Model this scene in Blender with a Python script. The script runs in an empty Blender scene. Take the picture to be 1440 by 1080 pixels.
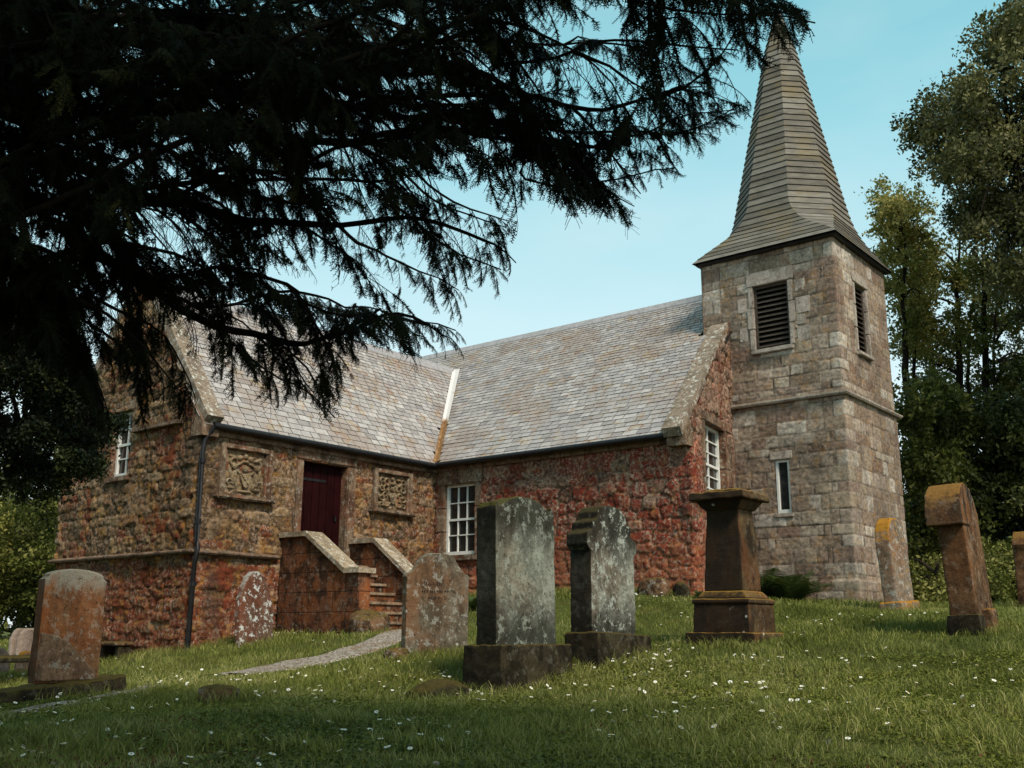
import bpy, bmesh, math, random, time
T0 = time.time()
import numpy as np
from mathutils import Vector, Matrix, Euler
rad = math.radians
random.seed(7)
RNG = np.random.default_rng(11)
scene = bpy.context.scene
col = scene.collection

# ------------------------------------------------------------------ camera
S = .62
CAM = np.array([23.783*S, -25.187*S, 0.0])
FPX = 1457.03
_p, _r, _y = [rad(a) for a in (13.557, .335, 39.128)]
FW = np.array([-math.sin(_y)*math.cos(_p), math.cos(_y)*math.cos(_p), math.sin(_p)])
_R = np.array([math.cos(_y), math.sin(_y), 0.]); _U = np.cross(_R, FW)
RT = _R*math.cos(_r)+_U*math.sin(_r); UP = -_R*math.sin(_r)+_U*math.cos(_r)
cam = bpy.data.cameras.new('camera'); camo = bpy.data.objects.new('camera', cam); col.objects.link(camo)
m = Matrix.Identity(4)
for i in range(3):
    m[i][0] = RT[i]; m[i][1] = UP[i]; m[i][2] = -FW[i]; m[i][3] = CAM[i]
camo.matrix_world = m
cam.sensor_width = 36; cam.lens = FPX/1440*36; cam.clip_end = 3000; cam.clip_start = .05
scene.camera = camo

def at(u, v, d):                       # world point at image pixel (u, v) and forward distance d from the camera
    return CAM + (FW + RT*((u-720)/FPX) - UP*((v-540)/FPX))*d
def on_plane(u, v, P, N):
    d = FW + RT*((u-720)/FPX) - UP*((v-540)/FPX)
    t = np.dot(np.array(P)-CAM, N)/np.dot(d, N)
    return CAM+d*t
def proj(P):
    d = np.asarray(P)-CAM
    z = d@FW
    return 720+FPX*(d@RT)/z, 540-FPX*(d@UP)/z, z

# ------------------------------------------------------------------ noise
def _h(ix, iy, iz, s):
    n = (ix*374761393 + iy*668265263 + iz*2147483647 + s*1274126177) & 0xffffffff
    n = ((n ^ (n >> 13))*1274126177) & 0xffffffff
    n = (n ^ (n >> 16)) & 0xffffffff
    return n/4294967295.0
def vn(x, y, z=0.0, s=0):
    x, y, z = np.broadcast_arrays(np.asarray(x, float), np.asarray(y, float), np.asarray(z, float))
    ix, iy, iz = [np.floor(a).astype(np.int64) for a in (x, y, z)]
    fx, fy, fz = x-ix, y-iy, z-iz
    fx, fy, fz = [a*a*(3-2*a) for a in (fx, fy, fz)]
    r = 0
    for dx in (0, 1):
        for dy in (0, 1):
            for dz in (0, 1):
                w = (fx if dx else 1-fx)*(fy if dy else 1-fy)*(fz if dz else 1-fz)
                r = r+w*_h(ix+dx, iy+dy, iz+dz, s)
    return r*2-1
def fbm(x, y, z=0.0, s=0, o=4):
    r = 0; a = .5; f = 1
    for k in range(o):
        r = r+a*vn(np.asarray(x)*f, np.asarray(y)*f, np.asarray(z)*f, s+k*17); a *= .5; f *= 2.03
    return r
def sst(a, b, x):
    t = np.clip((x-a)/(b-a), 0, 1); return t*t*(3-2*t)

# ------------------------------------------------------------------ materials
class NB:
    def __init__(s, name):
        s.m = bpy.data.materials.new(name); s.m.use_nodes = True
        s.t = s.m.node_tree; s.b = s.t.nodes['Principled BSDF']
        s.b.inputs['Roughness'].default_value = .9
        s.b.inputs['Specular IOR Level'].default_value = .08
    def n(s, ty, **k):
        nd = s.t.nodes.new(ty)
        for a, v in k.items(): setattr(nd, a, v)
        return nd
    def put(s, sock, v):
        if isinstance(v, bpy.types.NodeSocket): s.t.links.new(v, sock)
        elif isinstance(v, (tuple, list)) and len(v) == 3 and sock.type == 'RGBA': sock.default_value = (*v, 1)
        else: sock.default_value = v
    def pos(s): return s.n('ShaderNodeNewGeometry').outputs['Position']
    def obj(s): return s.n('ShaderNodeTexCoord').outputs['Object']
    def nz(s):
        x = s.n('ShaderNodeSeparateXYZ'); s.put(x.inputs[0], s.n('ShaderNodeNewGeometry').outputs['Normal']); return x.outputs[2]
    def xyz(s, v):
        x = s.n('ShaderNodeSeparateXYZ'); s.put(x.inputs[0], v); return x.outputs
    def attr(s, nm):
        a = s.n('ShaderNodeAttribute', attribute_name=nm)
        x = s.n('ShaderNodeSeparateColor'); s.put(x.inputs[0], a.outputs['Color']); return x.outputs
    def noise(s, sc, det=4, rough=.6, vec=None, dist=0):
        a = s.n('ShaderNodeTexNoise'); a.inputs['Scale'].default_value = sc; a.inputs['Detail'].default_value = det
        a.inputs['Roughness'].default_value = rough; a.inputs['Distortion'].default_value = dist
        s.put(a.inputs['Vector'], vec if vec is not None else s.pos()); return a.outputs['Fac']
    def vor(s, sc, vec=None, f='F1'):
        a = s.n('ShaderNodeTexVoronoi', feature=f); a.inputs['Scale'].default_value = sc
        s.put(a.inputs['Vector'], vec if vec is not None else s.pos()); return a.outputs['Distance']
    def mp(s, vec, sc=(1, 1, 1), loc=(0, 0, 0)):
        a = s.n('ShaderNodeMapping'); s.put(a.inputs['Vector'], vec); a.inputs['Scale'].default_value = sc
        a.inputs['Location'].default_value = loc; return a.outputs[0]
    def ramp(s, fac, stops):
        a = s.n('ShaderNodeValToRGB'); s.put(a.inputs[0], fac); e = a.color_ramp.elements
        while len(e) < len(stops): e.new(.5)
        for k, (p, c) in enumerate(stops):
            e[k].position = p; e[k].color = (*c, 1) if isinstance(c, (tuple, list)) else (c, c, c, 1)
        return a.outputs[0]
    def st(s, a, b, x):
        r = s.n('ShaderNodeMapRange'); r.interpolation_type = 'SMOOTHSTEP'
        s.put(r.inputs[0], x); r.inputs[1].default_value = a; r.inputs[2].default_value = b; return r.outputs[0]
    def mix(s, f, a, b, mode='MIX'):
        r = s.n('ShaderNodeMix', data_type='RGBA', blend_type=mode); s.put(r.inputs[0], f); s.put(r.inputs[6], a); s.put(r.inputs[7], b); return r.outputs[2]
    def ma(s, op, a, b=0.0, c=None):
        r = s.n('ShaderNodeMath', operation=op); s.put(r.inputs[0], a); s.put(r.inputs[1], b)
        if c is not None: s.put(r.inputs[2], c)
        return r.outputs[0]
    def out(s, c, rough=None, bump=None, bs=.5, bd=.02, spec=None):
        s.put(s.b.inputs['Base Color'], c)
        if rough is not None: s.put(s.b.inputs['Roughness'], rough)
        if spec is not None: s.b.inputs['Specular IOR Level'].default_value = spec
        if bump is not None:
            b = s.n('ShaderNodeBump'); b.inputs['Strength'].default_value = bs; b.inputs['Distance'].default_value = bd
            s.put(b.inputs['Height'], bump); s.put(s.b.inputs['Normal'], b.outputs[0])
        return s.m

def mat_wall(name, pal, mortar, red, redbias, redz, pale=.5, zlow=None, fine=1.0, soot=.55, low=0.0, spk=.75, grain=.85, gold=.35):
    """pal: stone colours; red: algae colour; redbias: how much; redz: (z0,z1) algae grows from z1 down to z0"""
    b = NB(name); P = b.pos(); A = b.attr('stone')
    stops = [(k/(len(pal)-1), c) for k, c in enumerate(pal)]
    c = b.ramp(A[0], stops)
    n1 = b.noise(13, 6, .72); c = b.mix(grain, c, b.ramp(n1, [(.32, .30), (.5, .95), (.68, 1.9)]), 'MULTIPLY')
    big = b.noise(.9, 4, .65, b.mp(P, loc=(6, 1, 3))); c = b.mix(.7, c, b.ramp(big, [(.32, .45), (.68, 1.8)]), 'MULTIPLY')
    # red algae film
    z = b.xyz(P)[2]
    zf = b.st(redz[1], redz[0], z)
    n2 = b.noise(1.1, 4, .6); n3 = b.noise(7, 6, .75)
    f = b.ma('ADD', b.ma('MULTIPLY', n2, .75), b.ma('ADD', b.ma('MULTIPLY', zf, .28), b.ma('MULTIPLY', n3, .85)))
    f = b.ma('ADD', f, b.ma('MULTIPLY', A[2], .34))
    f = b.st(1.25-redbias, 1.36-redbias, f)
    if low:   # the gable end is drier and carries little of the red film
        nn = b.n('ShaderNodeSeparateXYZ'); b.put(nn.inputs[0], b.n('ShaderNodeNewGeometry').outputs['True Normal'])
        dry = b.st(5.98, 5.90, b.ma('ADD', b.xyz(P)[0], b.ma('MULTIPLY', b.ma('SUBTRACT', b.noise(4), .5), .1)))
        f = b.ma('MULTIPLY', f, b.ma('SUBTRACT', 1.0, b.ma('MULTIPLY', b.ma('MULTIPLY', b.st(.3, .8, nn.outputs[0]), dry), .8)))
    redc = b.mix(b.noise(14, 3), red[0], red[1])
    c = b.mix(b.ma('MULTIPLY', f, .9), c, redc)
    # mortar
    mm = b.ma('MULTIPLY', b.ma('MINIMUM', b.ma('MULTIPLY', A[1], 1.6), 1.0), b.st(.3, .5, b.noise(2.5, 3)))
    c = b.mix(mm, c, b.mix(f, mortar, tuple(x*y for x, y in zip(mortar, (1., .55, .4)))))
    c = b.mix(b.ma('MULTIPLY', b.ma('MULTIPLY', A[1], b.st(.45, .55, b.noise(3.1, 5, .7, b.mp(P, loc=(7, 7, 7))))), .85), c, (.022, .016, .012))
    # pale crustose lichen + specks
    l = b.st(.50, .58, b.noise(17, 6, .78)); l = b.ma('MULTIPLY', l, b.st(.36, .52, b.noise(1.7, 3)))
    c = b.mix(b.ma('MULTIPLY', l, pale), c, b.mix(b.noise(40), (.50, .38, .29), (.36, .24, .17)))
    d = b.st(.50, .60, b.noise(13, 6, .78, b.mp(P, loc=(5, 3, 9))))
    c = b.mix(b.ma('MULTIPLY', d, spk), c, (.028, .020, .015))
    o = b.st(.54, .62, b.noise(5, 6, .75, b.mp(P, loc=(2, 8, 1))))
    c = b.mix(b.ma('MULTIPLY', o, gold), c, (.38, .19, .05))
    # damp soot streaks
    w = b.st(.52, .72, b.noise(1.6, 3, .6, b.mp(P, (1, 1, .28), (4, 4, 4))))
    c = b.mix(b.ma('MULTIPLY', w, soot), c, (.05, .04, .032))
    if low:    # salt-bleached orange crust along the foot of the wall
        lo = b.ma('MULTIPLY', b.st(2.0, .9, b.ma('ADD', z, b.ma('MULTIPLY', b.ma('SUBTRACT', b.noise(2.2, 5, .7), .5), 2.4))), b.st(.40, .55, b.noise(9, 5, .75, b.mp(P, loc=(1, 2, 8)))))
        c = b.mix(b.ma('MULTIPLY', lo, low), c, b.mix(b.noise(12, 4), (.46, .17, .08), (.34, .12, .05)))
    bh = b.ma('ADD', b.noise(22, 6, .78), b.ma('MULTIPLY', b.noise(90, 3, .7), .4))
    return b.out(c, .92, bh, .85*fine, .04)

NAVE_PAL = [(.13, .065, .045), (.30, .19, .135), (.17, .065, .042), (.40, .29, .215), (.12, .045, .03), (.27, .17, .12)]
WING_PAL = [(.17, .10, .045), (.09, .055, .033), (.25, .15, .065), (.12, .065, .035), (.26, .18, .105), (.19, .08, .032)]
TOW_PAL = [(.20, .145, .105), (.29, .235, .185), (.155, .10, .07), (.34, .29, .235), (.20, .135, .105), (.27, .215, .155), (.42, .375, .325)]
M_nave = mat_wall('nave_rubble', NAVE_PAL, (.44, .27, .19), ((.18, .011, .009), (.30, .055, .028)), .34, (.3, 3.4), 1.0, soot=.45, low=.6)
M_wing = mat_wall('wing_rubble', WING_PAL, (.32, .21, .12), ((.13, .015, .008), (.26, .07, .03)), .22, (.9, 1.35), .8, gold=.75)
M_tower = mat_wall('tower_stone', TOW_PAL, (.20, .16, .13), ((.17, .05, .035), (.26, .10, .07)), .10, (-.4, 2.6), .45, fine=.6, soot=.42, spk=.35, grain=.6)

def mat_stone(name, c1, c2, dark=(.016, .012, .009), pale=(.45, .43, .36), palef=.5, moss=(.16, .10, .02), mossz=.55, darkf=.5,
              red=None, redf=.5, sc=1.0, side_shade=0.0, topdark=None, lowdark=None, bs=.5, spot=None, brick=False, strk=.5, toppale=None):
    b = NB(name); O = b.obj(); X = b.xyz(O)
    c = b.mix(b.st(.35, .65, b.noise(4*sc, 5, .65, O)), c1, c2)
    c = b.mix(.7, c, b.ramp(b.noise(22*sc, 4, .7, O), [(.3, .6), (.7, 1.35)]), 'MULTIPLY')
    if red:
        r = b.st(.5-.12*redf, .66-.12*redf, b.noise(2.2*sc, 4, .6, b.mp(O, (1, 1, strk), (3, 1, 7))))
        c = b.mix(b.ma('MULTIPLY', r, min(1, redf+.3)), c, b.mix(b.noise(8, 3, .6, O), red[0], red[1]))
    d = b.st(.46, .60, b.noise(3.6*sc, 6, .72, b.mp(O, (1, 1, strk), (9, 2, 4))))
    c = b.mix(b.ma('MULTIPLY', d, darkf), c, dark)
    if toppale:
        t = b.st(toppale[0], toppale[1], b.ma('ADD', X[2], b.ma('MULTIPLY', b.ma('SUBTRACT', b.noise(7, 5, .75, b.mp(O, (1, 1, .35))), .5), .7)))
        c = b.mix(b.ma('MULTIPLY', t, .85), c, toppale[2])
    if topdark:   # black algae hanging down from the head of the stone
        t = b.st(topdark[0], topdark[1], b.ma('ADD', X[2], b.ma('MULTIPLY', b.ma('SUBTRACT', b.noise(5, 4, .7, O), .5), .5)))
        c = b.mix(b.ma('MULTIPLY', t, .85), c, dark)
    if lowdark:
        t = b.st(lowdark[1], lowdark[0], b.ma('ADD', X[2], b.ma('MULTIPLY', b.ma('SUBTRACT', b.noise(6, 4, .7, b.mp(O, loc=(7, 7, 1))), .5), .6)))
        c = b.mix(b.ma('MULTIPLY', t, .85), c, dark)
    l = b.st(.54, .60, b.noise(11*sc, 6, .76, b.mp(O, loc=(1, 5, 2))))
    c = b.mix(b.ma('MULTIPLY', l, palef), c, pale)
    k = b.st(.56, .64, b.noise(26*sc, 5, .75, b.mp(O, loc=(8, 5, 2))))
    c = b.mix(b.ma('MULTIPLY', k, .75), c, dark)
    if side_shade:    # one side painted dark to read as shade, edge broken by noise
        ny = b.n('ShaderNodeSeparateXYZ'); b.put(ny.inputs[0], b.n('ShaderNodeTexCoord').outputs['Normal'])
        c = b.mix(b.ma('MULTIPLY', b.st(.35, .8, b.ma('ADD', b.ma('MULTIPLY', ny.outputs[1], -1.0), b.ma('MULTIPLY', b.ma('SUBTRACT', b.noise(6, 4, .7, O), .5), .6))), side_shade), c, dark)
    if spot:
        v = b.st(.16, .08, b.ma('ADD', b.vor(7, b.mp(O, loc=(3, 3, 3))), b.ma('MULTIPLY', b.ma('SUBTRACT', b.noise(30, 3, .6, O), .5), .12))); c = b.mix(b.ma('MULTIPLY', v, b.st(.5, .6, b.noise(3, 2, .5, O))), c, spot)
    mz = b.st(mossz-.25, mossz+.2, b.ma('ADD', b.nz(), b.ma('MULTIPLY', b.ma('SUBTRACT', b.noise(11, 4, .7, O), .5), .9)))
    c = b.mix(b.ma('MULTIPLY', mz, .92), c, b.mix(b.noise(25, 3, .6, O), moss, tuple(x*.4 for x in moss)))
    bh = b.ma('ADD', b.noise(20, 6, .78, O), b.ma('MULTIPLY', b.noise(80, 3, .7, O), .5))
    if brick:
        bt = b.n('ShaderNodeTexBrick'); cx_ = b.n('ShaderNodeCombineXYZ'); b.put(cx_.inputs[0], b.ma('ADD', X[0], X[1])); b.put(cx_.inputs[1], X[2]); b.put(bt.inputs['Vector'], cx_.outputs[0])
        bt.inputs['Scale'].default_value = 1; bt.inputs['Brick Width'].default_value = .62; bt.inputs['Row Height'].default_value = .33; bt.inputs['Mortar Size'].default_value = .009; bt.inputs['Mortar Smooth'].default_value = .5
        c = b.mix(b.ma('MULTIPLY', bt.outputs['Fac'], .8), c, (.02, .012, .008)); bh = b.ma('SUBTRACT', bh, bt.outputs['Fac'])
    return b.out(c, .93, bh, bs*1.3, .03)

M_dress = mat_stone('dressed_stone', (.20, .125, .08), (.26, .18, .12), palef=.55, moss=(.20, .14, .08), mossz=.8, darkf=.6, red=((.18, .05, .025), (.24, .09, .045)), redf=.3)
M_dressg = mat_stone('grey_dressed_stone', (.48, .41, .35), (.38, .31, .26), palef=.4, moss=(.18, .14, .08), mossz=.8, darkf=.35)
M_coping = mat_stone('coping_stone', (.30, .23, .17), (.24, .18, .13), pale=(.6, .58, .52), palef=.9, moss=(.26, .17, .10), mossz=1.0, darkf=.35)
M_stair = mat_stone('stair_stone', (.17, .065, .035), (.22, .10, .055), brick=True, strk=.85, side_shade=.35, palef=.35, moss=(.20, .12, .05), mossz=1.0, darkf=.8, red=((.22, .05, .02), (.34, .14, .05)), redf=.7)
M_tread = mat_stone('tread_stone', (.36, .24, .15), (.30, .19, .12), palef=.5, moss=(.30, .20, .10), mossz=.9, darkf=.5)
M_scoping = mat_stone('stair_coping', (.36, .27, .18), (.42, .33, .24), pale=(.66, .62, .54), palef=.9, moss=(.40, .29, .15), mossz=1.0, darkf=.4)
M_relief = mat_stone('carved_stone', (.21, .14, .08), (.27, .20, .12), palef=.3, moss=(.30, .22, .12), mossz=1.2, darkf=.45, bs=.3)
M_eaves = mat_stone('eaves_stone', (.24, .15, .10), (.20, .13, .09), palef=.3, darkf=.6, moss=(.15, .1, .06), mossz=1.1)

def mat_plain(name, c, rough=.6, n=.25, sc=12, spec=.3, bs=.15):
    b = NB(name); k = b.noise(sc, 4, .6)
    cc = b.mix(b.st(.3, .7, k), tuple(x*(1-n) for x in c), tuple(min(1, x*(1+n)) for x in c))
    return b.out(cc, rough, k, bs, .01, spec)
M_black = mat_plain('black_iron', (.012, .011, .012), .45, .4)
M_white = mat_plain('white_paint', (.72, .71, .67), .5, .08, 20)
M_door = mat_plain('dark_red_door', (.015, .0022, .0028), .6, .3, 5, .06)
M_louv = mat_plain('louvre_wood', (.060, .045, .034), .8, .3, 14)
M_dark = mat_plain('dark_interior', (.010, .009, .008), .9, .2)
def mat_glass():
    b = NB('window_glass'); return b.out(b.mix(b.noise(3, 2), (.008, .009, .010), (.022, .024, .024)), .12, b.noise(2.5, 1), .03, .02, .5)
M_glass = mat_glass()
def mat_slate(name, pal, moss, mossf):
    b = NB(name); A = b.attr('stone')
    c = b.ramp(A[0], [(k/(len(pal)-1), q) for k, q in enumerate(pal)])
    c = b.mix(.6, c, b.ramp(b.noise(9, 4, .65), [(.3, .7), (.7, 1.3)]), 'MULTIPLY')
    c = b.mix(b.st(.15, .6, A[1]), c, (.035, .03, .028))
    st = b.st(.46, .62, b.noise(1.0, 4, .65, b.mp(b.pos(), loc=(3.3, 1, 0)))); c = b.mix(b.ma('MULTIPLY', st, .5), c, (.24, .165, .12))
    mm = b.st(.55, .60, b.noise(2.7, 6, .75, b.mp(b.pos(), loc=(1.3, 7, 2))))
    c = b.mix(b.ma('MULTIPLY', mm, mossf), c, b.mix(b.st(.4, .6, b.noise(6, 4)), (.27, .11, .035), (.34, .25, .10)))
    l = b.st(.62, .66, b.noise(30, 3, .7)); c = b.mix(b.ma('MULTIPLY', l, .5), c, (.55, .50, .45))
    return b.out(c, .6, b.noise(25, 4, .7), .25, .006, .3)
M_slate = mat_slate('roof_slate', [(.27, .245, .235), (.37, .34, .325), (.30, .265, .25), (.43, .395, .375), (.23, .205, .20), (.36, .33, .32)], (.26, .14, .05), .5)
def mat_spire():
    b = NB('spire_board'); A = b.attr('stone')
    c = b.ramp(A[0], [(0, (.105, .094, .078)), (.5, (.145, .130, .108)), (1, (.195, .178, .152))])
    k = b.noise(3, 5, .7, b.mp(b.pos(), (1, 1, 4)))
    c = b.mix(.8, c, b.ramp(k, [(.3, .6), (.7, 1.45)]), 'MULTIPLY')
    c = b.mix(b.st(.1, .6, A[1]), c, (.02, .017, .014))
    c = b.mix(b.ma('MULTIPLY', b.st(.5, .7, b.noise(1.2, 4, .6, b.mp(b.pos(), loc=(2, 2, 2)))), .45), c, (.21, .15, .06))
    return b.out(c, .75, b.noise(18, 4, .7), .2, .006)
M_spire = mat_spire()
def mat_lead():
    b = NB('valley_lead'); z = b.xyz(b.pos())[2]
    n = b.ma('MULTIPLY', b.ma('SUBTRACT', b.noise(5, 4, .7), .5), .9)
    f = b.st(4.75, 4.55, b.ma('ADD', z, n))
    k = b.st(.6, .66, b.noise(6, 4, .7, b.mp(b.pos(), loc=(4, 4, 4))))
    c = b.mix(b.noise(10), (.55, .51, .49), (.68, .65, .63))
    c = b.mix(b.ma('MULTIPLY', k, .8), c, (.34, .19, .09))
    c = b.mix(f, c, b.ramp(b.noise(16, 5, .8), [(.35, (.07, .04, .02)), (.5, (.24, .12, .05)), (.65, (.40, .27, .14))]))
    return b.out(c, .7, b.noise(20, 3), .3, .01)
M_lead = mat_lead()
def mat_leaf(name, cs, rough=.6, trans=0.0, spec=.12):
    b = NB(name); A = b.attr('leaf')
    c = b.ramp(A[0], [(k/(len(cs)-1), q) for k, q in enumerate(cs)])
    b.out(c, rough, spec=spec)
    if trans:
        tr = b.n('ShaderNodeBsdfTranslucent'); b.put(tr.inputs[0], b.mix(.5, c, (c and (.12, .16, .02))))
        mx = b.n('ShaderNodeMixShader'); mx.inputs[0].default_value = trans
        b.t.links.new(b.b.outputs[0], mx.inputs[1]); b.t.links.new(tr.outputs[0], mx.inputs[2])
        b.t.links.new(mx.outputs[0], b.t.nodes['Material Output'].inputs[0])
    return b.m
def mat_bark(name, c1, c2):
    b = NB(name); n = b.noise(9, 5, .7, b.mp(b.pos(), (1, 1, .25)))
    return b.out(b.mix(b.st(.35, .65, n), c1, c2), .95, n, .8, .04)
M_bark = mat_bark('dark_bark', (.012, .009, .007), (.030, .023, .017))
M_barkg = mat_bark('grey_bark', (.05, .042, .032), (.10, .085, .065))
def mat_ground():
    b = NB('turf'); n = b.noise(1.3, 5, .6); k = b.noise(12, 5, .7)
    c = b.mix(b.st(.35, .65, k), (.055, .065, .014), (.11, .12, .026))
    c = b.mix(b.ma('MULTIPLY', b.st(.5, .66, n), .5), c, (.12, .095, .03))
    X = b.xyz(b.pos())
    c = b.mix(b.ma('MULTIPLY', b.st(.60, .70, b.noise(3.5, 4, .65, b.mp(b.pos(), loc=(3, 9, 0)))), .7), c, (.055, .035, .018))
    return b.out(c, .95, b.ma('ADD', k, b.noise(60, 3, .7)), .8, .05, .1)
M_turf = mat_ground()
def mat_gravel():
    b = NB('gravel'); v = b.vor(42); k = b.noise(30, 4, .7)
    c = b.ramp(b.noise(24, 3, .8), [(.38, (.11, .075, .05)), (.5, (.30, .235, .185)), (.62, (.58, .52, .46))])
    c = b.mix(b.st(.02, .012, v), c, (.1, .08, .06))
    c = b.mix(b.ma('MULTIPLY', b.st(.5, .62, b.noise(1.4, 4)), .6), c, (.24, .13, .055))
    return b.out(c, .95, b.ma('ADD', v, k), .9, .03)
M_gravel = mat_gravel()

# ------------------------------------------------------------------ mesh helpers
def tag(o, label=None, cat=None, group=None, kind=None):
    if label: o['label'] = label
    if cat: o['category'] = cat
    if group: o['group'] = group
    if kind: o['kind'] = kind
    return o
def link(o, parent=None):
    col.objects.link(o)
    if parent is not None: o.parent = parent
    return o
def thing(name, label, cat, loc=(0, 0, 0), rz=0., group=None):
    o = bpy.data.objects.new(name, None); o.empty_display_size = .3; col.objects.link(o)
    o.location = loc; o.rotation_euler = (0, 0, rz)
    return tag(o, label, cat, group)
def np_mesh(name, V, F, mat, parent=None, attrs=None, smooth=False, mi=None):
    V = np.ascontiguousarray(V, np.float32); F = np.ascontiguousarray(F, np.int32)
    me = bpy.data.meshes.new(name); k = F.shape[1]
    me.vertices.add(len(V)); me.vertices.foreach_set('co', V.ravel())
    me.loops.add(F.size); me.loops.foreach_set('vertex_index', F.ravel())
    me.polygons.add(len(F)); me.polygons.foreach_set('loop_start', np.arange(0, F.size, k, dtype=np.int32))
    me.polygons.foreach_set('loop_total', np.full(len(F), k, np.int32))
    me.polygons.foreach_set('use_smooth', np.full(len(F), bool(smooth)))
    for m_ in (mat if isinstance(mat, (list, tuple)) else [mat]): me.materials.append(m_)
    if mi is not None: me.polygons.foreach_set('material_index', np.ascontiguousarray(mi, np.int32))
    for an, av in (attrs or {}).items():
        a = me.attributes.new(an, 'FLOAT_COLOR', 'POINT')
        c = np.ones((len(V), 4), np.float32); c[:, :av.shape[1]] = av
        a.data.foreach_set('color', c.ravel())
    me.update(calc_edges=True)
    o = bpy.data.objects.new(name, me); return link(o, parent)
def bm_obj(name, bm, mat, parent=None, smooth=False):
    bmesh.ops.recalc_face_normals(bm, faces=bm.faces)
    me = bpy.data.meshes.new(name); bm.to_mesh(me); bm.free()
    for m_ in (mat if isinstance(mat, (list, tuple)) else [mat]): me.materials.append(m_)
    if smooth:
        for p in me.polygons: p.use_smooth = True
    return link(bpy.data.objects.new(name, me), parent)
def box(bm, c0, c1, bev=0.0, mat=0, M=None):
    x0, y0, z0 = c0; x1, y1, z1 = c1
    vs = [bm.verts.new(p) for p in ((x0, y0, z0), (x1, y0, z0), (x1, y1, z0), (x0, y1, z0), (x0, y0, z1), (x1, y0, z1), (x1, y1, z1), (x0, y1, z1))]
    fs = [bm.faces.new([vs[i] for i in q]) for q in ((3, 2, 1, 0), (4, 5, 6, 7), (0, 1, 5, 4), (1, 2, 6, 5), (2, 3, 7, 6), (3, 0, 4, 7))]
    for f in fs: f.material_index = mat
    if bev:
        r = bmesh.ops.bevel(bm, geom=list({e for f in fs for e in f.edges}), offset=bev, segments=2, affect='EDGES')
        vs = list({v for f in r['faces'] for v in f.verts} | {v for v in vs if v.is_valid})
    if M is not None: bmesh.ops.transform(bm, matrix=M, verts=[v for v in vs if v.is_valid])
    return vs
def hexa(bm, P, mat=0):                # 8 points: bottom 4, top 4
    vs = [bm.verts.new(tuple(p)) for p in P]
    for q in ((3, 2, 1, 0), (4, 5, 6, 7), (0, 1, 5, 4), (1, 2, 6, 5), (2, 3, 7, 6), (3, 0, 4, 7)):
        bm.faces.new([vs[i] for i in q]).material_index = mat
    return vs
def prism(bm, prof, axis0, axis1, axis2, org, t0, t1):
    """extrude 2-D profile (a,b) -> org + a*axis0 + b*axis1, from t0 to t1 along axis2"""
    o = Vector(org); a0, a1, a2 = Vector(axis0), Vector(axis1), Vector(axis2)
    A = [bm.verts.new(o+a0*a+a1*b+a2*t0) for a, b in prof]; B = [bm.verts.new(o+a0*a+a1*b+a2*t1) for a, b in prof]
    bm.faces.new(A[::-1]); bm.faces.new(B)
    n = len(A)
    for i in range(n): bm.faces.new((A[i], A[(i+1) % n], B[(i+1) % n], B[i]))
class Tubes:
    def __init__(s): s.V = []; s.F = []; s.n = 0
    def add(s, P, R, k=6):
        P = np.asarray(P, float); R = np.broadcast_to(np.asarray(R, float), (len(P),))
        T = np.gradient(P, axis=0); T /= np.linalg.norm(T, axis=1)[:, None]+1e-9
        up = np.array([0, 0, 1.]) if abs(T[0][2]) < .9 else np.array([1., 0, 0])
        A = np.cross(T, up); A /= np.linalg.norm(A, axis=1)[:, None]+1e-9; B = np.cross(T, A)
        th = np.arange(k)*2*math.pi/k
        V = P[:, None, :]+R[:, None, None]*(A[:, None, :]*np.cos(th)[None, :, None]+B[:, None, :]*np.sin(th)[None, :, None])
        m_ = len(P); s.V.append(V.reshape(-1, 3))
        i, j = np.meshgrid(np.arange(m_-1), np.arange(k), indexing='ij'); j2 = (j+1) % k
        s.F.append(np.stack([i*k+j, i*k+j2, (i+1)*k+j2, (i+1)*k+j], -1).reshape(-1, 4)+s.n); s.n += m_*k
    def build(s, name, mat, parent=None):
        return np_mesh(name, np.concatenate(s.V), np.concatenate(s.F), mat, parent, smooth=True)
def catmull(P, step):
    P = np.asarray(P, float); Q = np.vstack([2*P[0]-P[1], P, 2*P[-1]-P[-2]]); out = []
    for i in range(1, len(Q)-2):
        n = max(2, int(np.linalg.norm(Q[i+1]-Q[i])/step)); t = np.linspace(0, 1, n, endpoint=False)[:, None]
        out.append(.5*((2*Q[i])+(-Q[i-1]+Q[i+1])*t+(2*Q[i-1]-5*Q[i]+4*Q[i+1]-Q[i+2])*t**2+(-Q[i-1]+3*Q[i]-3*Q[i+1]+Q[i+2])*t**3))
    out.append(P[-1:]); return np.concatenate(out)

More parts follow.
